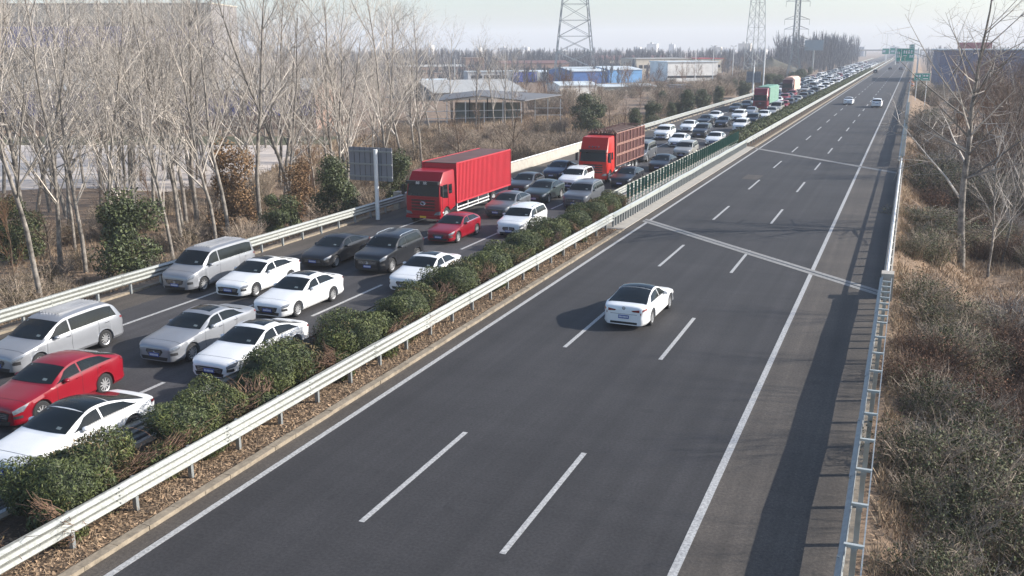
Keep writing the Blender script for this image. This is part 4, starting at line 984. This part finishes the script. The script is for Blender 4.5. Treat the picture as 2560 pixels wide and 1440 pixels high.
while i < 215:
    if i >= 150: a = vr.uniform(1640, 2010); b_ = 296-(a-1640)*.30-vr.random()*32
    elif i < 70: a, b_ = vr.uniform(960, 1430), vr.uniform(325, 420)
    else: a = vr.uniform(1240, 1900); b_ = 318-(a-1240)*.15-vr.random()*52
    x, y = px(a, b_, -1.5); i += 1
    if x > -36.2 or (a < 1330 and b_ < 335 and i >= 70): continue
    place(SC[vr.choice([0, 1, 2])], x, y, vr.uniform(.7, 1.25)*(1 if i < 70 else 1.3 if i < 150 else 1.9), vr.uniform(0, 6.28), 'brown thorny shrub in the scrub between the outer rail and the works', 'scrub shrubs beyond the outer rail')
for (a, b_, sc, sh) in ((2330, 640, 2.2, .7), (2290, 632, 1.5, .6), (2375, 630, 1.4, .6)):
    x, y = px(a, b_, -2.8); place(TH[1], x, y, sc, a, 'low green patch of leaves in the litter left of the tall pale trunk', 'green ground shrubs on the right bank', sz=sh)
i = 0
while i < 90:
    y = 88+vr.random()**1.4*240; x = 2.0+vr.random()**1.3*min(26, y*.14)
    k = vr.choice([0, 1, 1, 2, 3]); place(TH[k], x, y, vr.uniform(.9, 1.7), vr.uniform(0, 6.28), 'brown and green shrub on the right bank beyond the bridge', 'shrubs on the right bank beyond the bridge'); i += 1
# bare trees on the right
BT = tree_proto('bare_tree', 91, 17.4, .25, (30, 8, 5), .95, .03, BARK, TWIG, (.045, .02))
GR = 'bare trees on the right bank'
place(BT, 3.9, 65.3, 1, 2.2, 'tall bare tree with a pale lit trunk reaching past the top edge at the right', GR)
for i, (a, b_, k, s, l) in enumerate([(2470, 690, 2, .55, 'slender bare tree right of the tall pale trunk'), (2505, 655, 4, .6, 'double-stemmed bare tree near the right edge'), (2545, 660, 0, .62, 'bare tree at the very right edge above the ditch'), (2555, 470, 3, .7, 'bare tree behind the ditch trees at the right edge')]):
    x, y = px(a, b_, -3); place(POP[k], x, y, s, i*1.4+1, l, GR)
i = 0
while i < 140:
    y = 92+vr.random()**1.3*230; x = 6+vr.random()**.8*min(48, y*.24)
    if 5 < x < 32 and y > 300: continue
    o = vr.choice(ORG+SPR); place(o, x, y, vr.uniform(1.15, 1.75), vr.uniform(0, 6), 'reddish brown bare tree in the wood right of the road', 'reddish trees right of the road', sz=vr.uniform(1.2, 2.0) if x > 16 else None); i += 1

# ---- uncountable cover
def blades(name, pts, h, m, w=.018, seed=1, leanf=.35, flat=False):
    g = np.random.default_rng(seed); n = len(pts); P_ = np.asarray(pts, float)
    a = g.uniform(0, 2*np.pi, n); hh = h*g.uniform(.5, 1.3, n); ww = w*g.uniform(.6, 1.4, n)
    d = np.stack([np.cos(a), np.sin(a), np.zeros(n)], 1)*ww[:, None]
    ln = g.normal(size=(n, 3))*leanf; ln[:, 2] = 1 if not flat else g.uniform(0, .35, n)
    ln /= np.linalg.norm(ln, axis=1, keepdims=True); T_ = ln*hh[:, None]
    V = np.stack([P_-d, P_+d, P_+T_+d*.4, P_+T_-d*.4], 1).reshape(-1, 3)
    o = np_mesh(name, V, np.arange(n*4).reshape(n, 4), m); o['kind'] = 'stuff'; return o
def scatter(n, fx, fy, seed, cond=None):
    r_ = random.Random(seed); out = []
    while len(out) < n:
        x, y = fx(r_), fy(r_)
        if cond and not cond(x, y, r_): continue
        out.append((x, y, hgt(x, y)))
    return out
def clump(x, y, r_): return noise.noise((x*.35, y*.35, 9))+r_.uniform(-.3, .3) > -.02
o = blades('dry_grass', scatter(42000, lambda r: -34.4-r.random()**1.5*22, lambda r: 8+r.random()**1.1*110, 1, clump), .38, REED, .016, 1)
tag(o, 'dry brown grass under the bare poplars', 'grass')
o = blades('leaf_litter', scatter(52000, lambda r: -34-r.random()**1.3*28, lambda r: 10+r.random()**1.1*105, 2), .13, LITTER, .045, 2, 1, True); tag(o, 'fallen brown leaves under the bare poplars', 'leaves')
o = blades('dry_reeds', scatter(60000, lambda r: -35.5-r.random()**1.2*38, lambda r: 78+r.random()*100, 3, lambda x, y, r: clump(x, y, r) and -x < 20+y*.5), 62*.01, REED, .03, 3, .3); tag(o, 'dry reeds between the bridge parapet and the steel shed', 'reeds')
o = blades('bank_grass', scatter(60000, lambda r: .12+r.random()**1.3*15, lambda r: 14+r.random()**1.1*110, 4, lambda x, y, r: clump(x*1.6, y*1.6, r) and x < 5+y*.2), .42, REED, .014, 4, .5); tag(o, 'dry grass and stalks on the right bank', 'grass')
o = blades('bank_leaves', scatter(70000, lambda r: .1+r.random()**1.3*17, lambda r: 14+r.random()*100, 5, lambda x, y, r: x < 5+y*.2), .13, LITTER, .05, 5, 1, True); tag(o, 'fallen leaves on the right bank', 'leaves')
g = random.Random(8); L1_ = [(g.uniform(-18.9, -16.14) if g.random() < .4 else g.uniform(-17.2, -16.14), 5+g.random()**1.3*52.3, .062) for _ in range(26000)]
o = blades('median_leaves', L1_, .085, LITTER, .03, 6, 1, True); tag(o, 'small fallen leaves and twigs on the median soil', 'leaves')
L2_ = [(g.uniform(-18.5, -16.2), 5+g.random()*52, .06) for _ in range(6000)]
o = blades('median_grass', L2_, .16, REED, .008, 7, .5); tag(o, 'dry grass tufts on the median soil', 'grass')
# ------------------------------------------------------------------ buildings, pylons, signs, far things
def bl(a, b_, z, dist):
    """point at pixel column/row intersected with the level z, pushed no farther than needed"""
    return px(a, b_, z)
BRICK = mat('brown_brick', (.32, .21, .16), .9, scale=1.5, col2=(.22, .14, .11)); CREAM = mat('cream_render', (.60, .54, .44), .85, scale=.5); BLUEW = mat('slate_blue_sheet', (.12, .12, .36), .6, scale=.3, stretch=(6, 6, .3))
BLUEL = mat('light_blue_sheet', (.20, .45, .78), .55, scale=.3); BLUED = mat('deep_blue_sheet', (.07, .18, .46), .55, scale=.4); ROOFG = mat('grey_roof_sheet', (.46, .45, .42), .6, scale=.4, stretch=(5, .4, 1)); ROOFD = mat('dark_roof_sheet', (.17, .17, .175), .7, scale=.4)
ROOFW = mat('pale_roof_sheet', (.62, .68, .70), .6, scale=.3); ROOFR = mat('red_brown_roof', (.17, .08, .07), .8, scale=.4); WALLW = mat('white_wall', (.82, .80, .76), .8, scale=.4); WIN = mat('window_glass', (.03, .04, .05), .15, spec=.8); TRIMR = mat('red_trim', (.45, .06, .07), .6)
def building(name, label, x, y, rz, w, d, h, wall, roofm, roof='flat', band=None, rh=1.6, windows=0, wz=(1.2, 2.4), base=None, group=None, z=-2.0, wrows=1, door=False, over=.3):
    """x, y = left front foot; local x runs along the facade"""
    t = thing(name, label, 'building', (x, y, z), rz, group)
    mb = MB(); mb.box(0, w, 0, d, -1, h)
    if roof == 'gable': mb.add([(0, 0, h), (0, d, h), (0, d/2, h+rh), (w, 0, h), (w, d, h), (w, d/2, h+rh)], [(0, 2, 1), (3, 4, 5)])
    if roof == 'gable_front': mb.add([(0, 0, h), (w, 0, h), (w/2, 0, h+rh), (0, d, h), (w, d, h), (w/2, d, h+rh)], [(0, 1, 2), (3, 5, 4)])
    mb.build('wall', wall, t)
    mb = MB(); o = over
    if roof == 'gable':
        for sg in (0, 1):
            y0 = -o if sg == 0 else d+o; zz = h-rh*o/(d/2)
            mb.add([(-o, y0, zz+.02), (w+o, y0, zz+.02), (w+o, d/2, h+rh+.02), (-o, d/2, h+rh+.02), (-o, y0, zz+.2), (w+o, y0, zz+.2), (w+o, d/2, h+rh+.2), (-o, d/2, h+rh+.2)], [(0, 1, 2, 3), (7, 6, 5, 4), (0, 4, 5, 1), (1, 5, 6, 2), (3, 7, 4, 0)])
    elif roof == 'gable_front':
        for sg in (0, 1):
            x0 = -o if sg == 0 else w+o; zz = h-rh*o/(w/2)
            mb.add([(x0, -o, zz+.02), (x0, d+o, zz+.02), (w/2, d+o, h+rh+.02), (w/2, -o, h+rh+.02), (x0, -o, zz+.2), (x0, d+o, zz+.2), (w/2, d+o, h+rh+.2), (w/2, -o, h+rh+.2)], [(0, 1, 2, 3), (7, 6, 5, 4), (0, 4, 5, 1), (0, 3, 7, 4), (1, 5, 6, 2)])
    else: mb.box(-o, w+o, -o, d+o, h+.003, h+.35)
    mb.build('roof', roofm, t)
    if band:
        for (z0, z1, m) in band: mb = MB(); mb.box(.05, w-.05, -.06, -.003, z0, z1); mb.build('cladding_band', m, t)
    for r_ in range(wrows):
        for i in range(windows):
            q = (w-2)/windows; xx = 1+q*i; z0, z1 = wz[0]+r_*3.2, wz[1]+r_*3.2
            mb = MB(); mb.box(xx+q*.14, xx+q*.86, -.05, -.004, z0, z1); f = mb.build('window', WIN, t)
            mb = MB(); mb.box(xx+q*.1, xx+q*.9, -.12, -.052, z0-.14, z0-.02); mb.build('sill', WALLW, f)
    return t
AX = math.atan2(rt.y, rt.x)   # the works stand square to the side road, roughly across the view
x, y = px(-420, 333, -2)
building('factory_hall', 'long low hall with slate-blue cladding over brown brick behind the bare poplars', x, y, AX, 78, 16, 6.6, BRICK, ROOFG, 'gable', [(2.6, 6.5, BLUEW)], 1.4, 0)
x, y = px(-500, 225, -2)
building('warehouse', 'tall distant warehouse with cream base and slate-blue upper cladding seen through the poplar crowns', x, y, AX, 138, 30, 27, mat('pale_plinth', (.24, .225, .22), .9, scale=.4), CREAM, 'flat', [(.5, 5, CREAM), (13.5, 20, BLUEW), (21.5, 26.8, CREAM)], 2, 20, (6.4, 8.2), wrows=2)
def facade(a0, a1, b_, z=-2):
    x0, y0 = px(a0, b_, z); x1, y1 = px(a1, b_, z); return x0, y0, math.hypot(x1-x0, y1-y0), math.atan2(y1-y0, x1-x0)
def B_(name, label, a0, a1, b_, h, d, *args, **kw):
    x0, y0, w, a = facade(a0, a1, b_, kw.get('z', -2)); return building(name, label, x0, y0, a+R(21), w, d, h, *args, **kw)
B_('white_works', 'white flat-roofed works building with a dark strip of windows left of the light pole', 1668, 1808, 207, 7.4, 16, WALLW, ROOFW, 'flat', [(1.7, 2.5, WIN)])
B_('blue_hall', 'hall with deep blue gable and pale roof under the nearest pylon', 1430, 1520, 212, 4.6, 26, BLUED, ROOFW, 'gable', None, 1.2)
B_('light_blue_hall', 'light blue sheet hall right of the nearest pylon', 1522, 1612, 210, 4.9, 26, BLUEL, ROOFW, 'gable', [(3.6, 4.8, BLUEL)], 1.0)
B_('grey_shed', 'low grey green shed in front of the blue halls', 1440, 1660, 232, 1.5, 12, mat('grey_green_sheet', (.22, .26, .25), .7, scale=.5), ROOFW, 'gable', None, .5)
B_('long_shed', 'long brown-roofed shed behind the blue halls', 1470, 1690, 172, 5.2, 20, CREAM, ROOFR, 'gable', None, 2.4, 18, (1.5, 3.2))
B_('red_roof_works', 'pale building with red roof edge and a row of vents', 1745, 1812, 185, 7.2, 20, CREAM, TRIMR, 'flat', None, windows=7, wz=(3, 4.4))
B_('cream_works', 'cream building with roof vents behind the white works', 1590, 1740, 188, 7.4, 20, CREAM, ROOFG, 'flat', None, windows=10, wz=(3, 4.6))
B_('brick_shed', 'long dark brick shed in the middle distance behind the white container wall', 1255, 1430, 185, 5.0, 14, BRICK, ROOFR, 'gable', None, 1.2, 12, (1.5, 2.8))
B_('brick_house', 'brown brick block with a white corner left of the long brick shed', 1165, 1212, 180, 7.2, 12, BRICK, BRICK, 'flat', None, windows=4, wz=(2.4, 4))
B_('low_brick_row', 'low brown row of sheds behind the poplar edge', 1000, 1165, 188, 3.8, 12, BRICK, ROOFG, 'gable', None, .8, 10, (1.2, 2.4))
B_('container_office', 'white cabin with two blue panels behind the steel frame shed', 1283, 1345, 208, 4.2, 8, WALLW, ROOFW, 'flat', [(.4, 4.0, mat('blue_panel', (.05, .10, .42), .6))], windows=0)
B_('container_cabin', 'grey white cabin row with small windows', 1170, 1280, 206, 3.8, 8, mat('grey_white_panel', (.55, .56, .58), .7, scale=.6), ROOFW, 'flat', None, windows=6, wz=(1.4, 2.6))
B_('pale_wall_shed', 'white walled shed left of the blue gable', 1350, 1425, 206, 3.6, 10, WALLW, ROOFW, 'gable', None, .7)
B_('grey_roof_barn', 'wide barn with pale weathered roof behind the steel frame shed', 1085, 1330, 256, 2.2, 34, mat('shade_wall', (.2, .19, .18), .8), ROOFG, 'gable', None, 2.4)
B_('scrub_hut', 'dark low hut in the scrub right of the grey shed', 1690, 1740, 238, 2.4, 5, BLUED, ROOFD, 'flat')
B_('white_shed', 'white sheet shed with a pale roof right of the steel frame shed', 1400, 1500, 246, 3.2, 10, WALLW, ROOFW, 'gable', None, .8)
B_('white_store', 'small white store at the left end of the pale-roofed barn', 1060, 1130, 236, 3.4, 9, WALLW, ROOFW, 'gable', None, .7)
# open steel frame shed
x0, y0, w, a = facade(1118, 1304, 318, -2)
t = thing('frame_shed', 'open steel frame shed with dark sheet roof and pale pipe fence in the scrub', 'shed', (x0, y0, -2), a)
mb = MB()
for i in range(5): mb.box(w*i/4-.07, w*i/4+.07, -.05, .09, -.5, 4.3)
mb.build('front_posts', STEELW, t); tag(KIDS.get('x', [t])[0]) if 0 else None
for i in range(5): mb = MB(); mb.box(w*i/4-.1, w*i/4+.1, 8.9, 9.1, -.5, 4.6); mb.build('post', DARKP, t)
mb = MB(); mb.tube([(-.6, -.1, 4.3), (w*.42, -.1, 5.1), (w+.4, -.1, 4.3)], .1, 6); mb.build('roof_truss', STEELW, t)
mb = MB(); e = [(-1.5, -.6, 4.35), (w*.42, -.6, 5.15), (w+.8, -.6, 4.35)]; f = [(p[0], 10, p[2]+.5) for p in e]; f[2] = (w+7, 10, 4.8); e[2] = (w+.6, -.6, 4.35)
mb.add(e+f+[(p[0], p[1], p[2]+.12) for p in e+f], [(0, 1, 4, 3), (1, 2, 5, 4), (6, 9, 10, 7), (7, 10, 11, 8), (0, 6, 7, 1), (1, 7, 8, 2), (2, 8, 11, 5), (3, 9, 6, 0)]); mb.build('roof', ROOFD, t)
for z in (.5, 1.7, 2.9): mb = MB(); mb.tube([(-4, -.12, z-.3), (w, -.12, z)], .05, 5); mb.build('rail', STEELW, t)
mb = MB()
for i in range(3): mb.box(w+2.2*(i+1)-.06, w+2.2*(i+1)+.06, 5.9, 6.1, -.3, 4.4)
for z in (1.6, 2.8): mb.box(w+2, w+7, 5.8, 5.88, z, z+.08)
mb.build('side_frame', STEELW, t)
mb = MB(); mb.box(.5, w-.5, 9.3, 9.5, -.4, 3.6); mb.build('back_wall', mat('dim_green_sheet', (.22, .27, .25), .8), t)
# pylons
def lattice(label, x, y, rz, H, wb, wt, z0=-2, arms=(), r=.11, lev=9, knee=None):
    t = thing('power_pylon', label, 'pylon', (x, y, z0), rz, 'lattice power pylons')
    def hwid(z):
        if knee and z < knee[0]: return (wb+(knee[1]-wb)*z/knee[0])/2
        if knee: return (knee[1]+(wt-knee[1])*(z-knee[0])/(H-knee[0]))/2
        return (wb+(wt-wb)*z/H)/2
    zs = [H*(1-(1-i/lev)**1.0) for i in range(lev+1)]
    for sx in (-1, 1):
        for sy in (-1, 1): mb = MB(); mb.tube([(sx*hwid(z), sy*hwid(z), z) for z in zs], r*1.5, 4); mb.build('leg', GALVD, t)
    mb = MB()
    for z0_, z1_ in zip(zs[:-1], zs[1:]):
        a, b_ = hwid(z0_), hwid(z1_)
        for fx in range(4):
            def P(s, h, z): return [(s*h, -h, z), (h, s*h, z), (-s*h, h, z), (-h, -s*h, z)][fx]
            mb.tube([P(-1, a, z0_), P(1, b_, z1_)], r*.7, 3, False); mb.tube([P(1, a, z0_), P(-1, b_, z1_)], r*.7, 3, False); mb.tube([P(-1, b_, z1_), P(1, b_, z1_)], r*.6, 3, False)
    mb.build('bracing', GALVD, t)
    for z, l in arms:
        h = hwid(z)
        for sg in (-1, 1):
            mb = MB(); tip = (sg*l, 0, z-.1)
            for sy in (-1, 1): mb.tube([(sg*h, sy*h, z), tip], r*.8, 3); mb.tube([(sg*h, sy*h, z+1.2), tip], r*.8, 3)
            mb.tube([tip, (sg*l, 0, z-2.2)], r*.7, 4); mb.build('cross_arm', GALVD, t)
    return t
lattice('broad lattice pylon legs rising over the blue halls', -116.5, 347, R(22), 62, 15.2, 2.4, arms=((40, 9), (47, 11), (54, 8)), r=.13, lev=11)
lattice('grey lattice pylon left of the thin one with cross arms', -67, 456, R(40), 64, 7.2, 2.0, arms=((46, 8), (54, 9)), r=.10, lev=12)
lattice('slim pylon with four pairs of cross arms above the jammed lanes', -43.5, 400, R(15), 38, 5.6, 1.4, z0=-2, arms=((12.5, 4.9), (16, 4.6), (19.6, 4.6), (23.3, 4.7), (30, 4.5)), r=.10, lev=18, knee=(11, 2.3))
t = thing('power_line', 'thin wire crossing the sky above the sheds', 'wire'); 
for dz in (0, 4):
    mb = MB(); A = Vector((-220, 250, 33+dz)); B2 = Vector((-116, 347, 46+dz)); mb.tube([A.lerp(B2, i/16)-Vector((0, 0, 7*4*(i/16)*(1-i/16))) for i in range(17)], .03, 3); mb.build('wire', DARKP, t)
# signs
def post_sign_back(label, x, y, post_x, z0, z1, x0, x1, top):
    t = thing('road_sign', label, 'road sign', (0, 0, 0), 0, 'sign boards seen from the back')
    mb = MB(); mb.box(x0, x1, y-.2, y-.16, z0, z1); mb.build('board', mat('sign_back', (.24, .25, .28), .5, .2, var=.05), t)
    mb = MB()
    for z in (z0+(z1-z0)*.13, z0+(z1-z0)*.5, z0+(z1-z0)*.88): mb.box(x0, x1, y-.28, y-.201, z-.05, z+.05)
    mb.build('stiffener', GALVD, t)
    mb = MB()
    for i in range(1, 8): xx = x0+(x1-x0)*i/8; mb.box(xx-.012, xx+.012, y-.215, y-.2005, z0, z1)
    mb.build('seam', DARKP, t)
    mb = MB(); mb.tube([(post_x, y-.42, -1.2), (post_x, y-.42, top)], .14, 12); mb.build('post', STEELW, t, 50)
post_sign_back('grey back of a road sign board on a white post behind the near guard rail', -33.6, 55.6, -33.6+1.45, 2.55, 4.75, -34.3, -31.05, 4.65)
for c in C.objects: pass
post_sign_back('small grey sign board back by the outer rail left of the maroon truck', -33, 226, -33.2, 3.2, 5.6, -34.8, -31.6, 6.6)
GSIGN = mat('green_sign', (.01, .36, .25), .45, var=.06)
def gantry(label, x, y, boards, poleh, arm):
    t = thing('gantry_sign', label, 'gantry sign', (0, y, 0))
    mb = MB(); mb.tube([(x, 0, -2), (x, 0, poleh)], .24, 10); mb.build('pole', STEELW, t, 50)
    mb = MB()
    for z in arm[1:]: mb.tube([(x, 0, z), (arm[0], 0, z)], .12, 6)
    mb.build('arm', STEELW, t)
    for (x0, x1, z0, z1, marks) in boards:
        mb = MB(); mb.box(x0, x1, -.3, -.2, z0, z1); b0 = mb.build('board', GSIGN, t)
        mb = MB(); w_ = .09
        for (a, b_, c, d) in [(x0+.1, x1-.1, z0+.1, z0+.1+w_), (x0+.1, x1-.1, z1-.1-w_, z1-.1), (x0+.1, x0+.1+w_, z0+.1, z1-.1), (x1-.1-w_, x1-.1, z0+.1, z1-.1)]: mb.box(a, b_, -.32, -.301, c, d)
        for (a, b_, c, d) in marks: mb.box(x0+(x1-x0)*a, x0+(x1-x0)*b_, -.325, -.301, z0+(z1-z0)*c, z0+(z1-z0)*d)
        mb.build('marking', WHITE, b0)
gy = 350
gantry('big green overhead sign with white writing on a white pole at the right', 1.05, gy, [(-5.7, -.25, 6.1, 10.3, [(.27, .30, .1, .95), (.05, .11, .55, .75), (.14, .2, .55, .75), (.06, .1, .3, .5), (.14, .18, .3, .5), (.40, .47, .6, .85), (.52, .6, .6, .85), (.66, .74, .6, .85), (.80, .9, .6, .85), (.4, .6, .42, .47), (.75, .82, .3, .5), (.86, .93, .3, .5)]), (-1.9, -.3, 10.31, 11.5, [(.15, .4, .3, .7), (.55, .85, .3, .7)])], 10.5, (-5.7, 7.2, 9.3))
gantry('farther small green sign pair left of the big green sign', -10.5, 640, [(-18.5, -14.6, 6.2, 9.6, [(.1, .45, .3, .7)]), (-14.2, -11, 6.2, 9.9, [(.2, .8, .3, .6)])], 9.9, (-18, 7, 9))
t = thing('road_sign', 'low green sign on two posts below the big overhead sign', 'road sign', (0, 232, 0)); 
mb = MB(); mb.box(.25, 3.5, -.1, 0, 3.75, 5.35); mb.build('board', GSIGN, t)
mb = MB()
for a, b_, c, d in ((.35, 3.4, 3.83, 3.92), (.35, 3.4, 5.18, 5.27), (.35, .43, 3.83, 5.27), (3.32, 3.4, 3.83, 5.27), (1.85, 1.92, 3.9, 5.2), (.6, 1.0, 4.5, 5.0), (1.15, 1.6, 4.5, 5.0), (2.1, 2.5, 4.6, 5.0), (2.65, 3.1, 4.6, 5.0), (.7, 1.5, 4.1, 4.25), (2.1, 3.1, 4.1, 4.3)): mb.box(a, b_, -.12, -.101, c, d)
mb.build('marking', WHITE, t)
for x in (.9, 2.9): mb = MB(); mb.tube([(x, .1, -3.4), (x, .1, 5.2)], .07, 8); mb.build('post', STEELW, t, 50)
# white mast by the outer rail, lamp masts and camera poles
def mast(label, x, y, h, arms=1.2, r=.13, grp='slender masts along the road'):
    t = thing('lamp_mast', label, 'mast', (x, y, -1), 0, grp)
    mb = MB(); mb.tube([(0, 0, -1), (0, 0, h*.5), (0, 0, h)], [r, r*.85, r*.6], 8); mb.build('pole', STEELW, t, 50)
    if arms:
        for sg in (-1, 1): mb = MB(); mb.tube([(0, 0, h-.1), (sg*arms, 0, h+.25)], .05, 5); mb.box(sg*arms-.3, sg*arms+.3, -.12, .12, h+.2, h+.34); mb.build('lamp_head', GALVD, t)
mast('white mast beside the peach covered truck', -33.8, 246, 11.5, 0, .2)
mast('twin-armed lamp mast left of the far green sign', -18, 720, 20, 2.4, .2); mast('twin-armed lamp mast on the far median', -22, 860, 22, 2.4, .2)
mast('thin dark pole over the white works', -72, 350, 11, 0); mast('pole with lamp near the slim pylon', -62, 330, 12, .8); mast('pole with lamp between two pylons', -58, 345, 12, .8)
mast('white post with a board in the reddish scrub', -44, 300, 8, 0)
for i, (a, b_, zt) in enumerate([(1118, 240, 9), (1243, 205, 10), (630, 240, 9)]):
    x, y = px(a+20, b_, -2); mast('thin utility pole among the sheds', x, y, zt, 0, .1, 'thin utility poles among the sheds')
# blue shed and billboard on the right
building('blue_shed', 'big dull blue shed with a pale roof edge behind the bare trees at the right', 7.5, 345, R(2), 44, 40, 13.2, mat('dull_blue_sheet', (.13, .15, .25), .7, scale=.3, stretch=(4, 4, .2)), ROOFW, 'flat', None, 1.2, 0, z=-3.5, over=.6)
t = thing('billboard', 'brownish red billboard above the blue shed roof', 'billboard', (15, 420, 0)); mb = MB(); mb.box(0, 12, -.2, 0, 9.3, 12.3); mb.build('board', mat('faded_red', (.42, .13, .14), .7), t)
for x in (2, 10): mb = MB(); mb.tube([(x, .2, -3), (x, .2, 12)], .25, 8); mb.build('post', GALVD, t)
t = thing('billboard', 'round grey billboard panel right of the slim pylon', 'billboard', (-52, 520, 0)); mb = MB(); mb.box(0, 9, -.3, 0, 9, 14); mb.build('board', mat('grey_blue_board', (.25, .32, .36), .7), t)
mb = MB(); mb.tube([(4.5, .3, -3), (4.5, .3, 13)], .4, 8); mb.build('post', GALVD, t)
# barrier drums right of the road
for i in range(4):
    t = thing('traffic_drum', 'orange and white drum where the right edge line ends', 'drum', (-.9-.9*i*.3+1.1, 300+9*i, -.1 if i else 0), 0, 'orange and white drums far up the right edge')
    mb = MB(); mb.tube([(0, 0, 0), (0, 0, .3), (0, 0, 1.1)], [.34, .32, .24], 12); mb.build('drum', mat('orange_plastic', (.7, .2, .05), .6), t, 40)
    mb = MB(); mb.tube([(0, 0, .45), (0, 0, .62)], .33, 12); mb.tube([(0, 0, .78), (0, 0, .92)], .30, 12); mb.build('band', WHITE, t)
# spoil heap by the outer rail
mb = MB(); nu = 28
for i in range(9):
    for j in range(nu): a = 2*math.pi*j/nu; r_ = 17*(i/8); q = noise.noise((math.cos(a)*2+i*.2, math.sin(a)*2, 4)); mb.v.append((-63+r_*(1+.2*q)*math.cos(a)*1.0, 480+r_*math.sin(a), -2.2+8.0*(1-(i/8))**.9*(1+.15*q)))
mb.f = [(i*nu+j, i*nu+(j+1) % nu, (i+1)*nu+(j+1) % nu, (i+1)*nu+j) for i in range(8) for j in range(nu)]; mb.mi = [0]*len(mb.f)
o = mb.build('spoil_heap', mat('heap_earth', (.09, .085, .06), .95, scale=.4), None, 180); tag(o, 'dark olive heap of earth beyond the outer rail under the wood', 'earth heap')
# flyover across the far road
t = thing('flyover', 'hazy flyover crossing the road at the horizon', 'bridge', (0, 1250, 0)); mb = MB(); mb.box(-140, 40, 0, 9, 5.2, 7.0); mb.build('deck', CONC, t)
for x in (-90, -55, -17.8, 6): mb = MB(); mb.box(x-.9, x+.9, 2, 7, -2, 5.195); mb.build('pier', CONC, t)
# far woods and hazy town
def far_wood(name, label, x0, x1, y0, y1, n, h, seed, m=None):
    r_ = random.Random(seed); V = []; g = np.random.default_rng(seed)
    for i in range(n):
        x, y = r_.uniform(x0, x1), r_.uniform(y0, y1); H_ = h*r_.uniform(.6, 1.15); k = 46; wd = H_*.2
        t_ = g.random(k)**.8; a = g.uniform(0, 6.28, k); rr_ = wd*np.sin(np.clip(t_*2.6+.35, 0, 3.1))*g.random(k)
        P0 = np.stack([x+rr_*np.cos(a)*.5, y+rr_*np.sin(a)*.5, -2+H_*t_*.8], 1); P1 = np.stack([x+rr_*np.cos(a)*1.3, y+rr_*np.sin(a)*1.3, -2+H_*(t_*.8+.2)], 1)
        w_ = .09+.0*g.random(k); d = np.stack([np.sin(a)*0+w_, a*0, a*0], 1)
        V.append(np.stack([P0-d, P0+d, P1+d*.4, P1-d*.4], 1).reshape(-1, 3))
        V.append(np.array([(x-.2, y, -3), (x+.2, y, -3), (x+.05, y, -2+H_*.9), (x-.05, y, -2+H_*.9)]))
    V = np.concatenate(V); o = np_mesh(name, V, np.arange(len(V)).reshape(-1, 4), m or mat('hazed_twig', (.22, .215, .22), .9, island=.5)); tag(o, label, 'wood', None, 'stuff')  # twig colour greyed and paled, distance haze put into the material
far_wood('far_wood', 'hazy grey wood behind the pylons and sheds', -330, -60, 480, 640, 700, 11, 1)
far_wood('far_wood', 'pale tall wood left of the road at the horizon', -70, -38, 520, 760, 260, 19, 2)
far_wood('far_wood', 'hazy bare wood along the horizon on the left', -900, -120, 700, 1100, 900, 12, 3)
far_wood('far_wood', 'hazy bare wood right of the road at the horizon', 6, 200, 420, 900, 420, 12, 4)
far_wood('far_wood', 'bare trees between the sheds in the middle distance', -230, -95, 235, 430, 170, 8, 5)
tr_ = random.Random(12)
for i in range(34):
    x = -1100+i*33+tr_.uniform(-10, 10); y = tr_.uniform(1250, 1900); h = tr_.choice([6, 7, 9, 12, 17])
    t = thing('town_block', 'pale hazy block of the town on the horizon', 'building', (x, y, -2), 0, 'hazy blocks of the town on the horizon')
    mb = MB(); ww = tr_.uniform(9, 22); mb.box(0, ww, 0, 12, 0, h); mb.build('wall', tr_.choice([WALLW, CREAM, mat('grey_render', (.4, .42, .45), .8)]), t)
    mb = MB(); mb.box(ww*.3, ww*.5, 3, 8, h, h+2.5); mb.build('roof', ROOFG, t)
# ------------------------------------------------------------------ haze
hz = bpy.data.materials.new('haze'); hz.use_nodes = True; t_ = hz.node_tree; t_.nodes.remove(t_.nodes['Principled BSDF'])
pv = t_.nodes.new('ShaderNodeVolumePrincipled'); pv.inputs['Density'].default_value = .00036; pv.inputs['Color'].default_value = (.86, .91, 1, 1); pv.inputs['Anisotropy'].default_value = 0
t_.links.new(pv.outputs[0], t_.nodes['Material Output'].inputs['Volume'])
mb = MB(); mb.box(-3600, 2600, -160, 3700, -8, 75); o = mb.build('haze', hz); o['kind'] = 'stuff'

# look-alikes in small sets: tell them apart by distance
ORD = ['nearest', 'second nearest', 'third nearest', 'fourth nearest', 'fifth nearest', 'sixth nearest', 'seventh nearest', 'eighth nearest', 'ninth nearest', 'tenth nearest', 'eleventh nearest', 'twelfth nearest']+[w+' nearest' for w in 'thirteenth fourteenth fifteenth sixteenth seventeenth eighteenth nineteenth twentieth twenty-first twenty-second twenty-third twenty-fourth twenty-fifth twenty-sixth'.split()]
byl = {}
for o in C.objects:
    if o.parent is None and o.get('label') and o.get('category'): byl.setdefault((o['label'], o.get('group')), []).append(o)
for (l, g_), os_ in byl.items():
    if 1 < len(os_) <= 26 and len(l.split()) <= 14:
        for o, w_ in zip(sorted(os_, key=lambda o: o.location.y), ORD): o['label'] = l+', '+w_
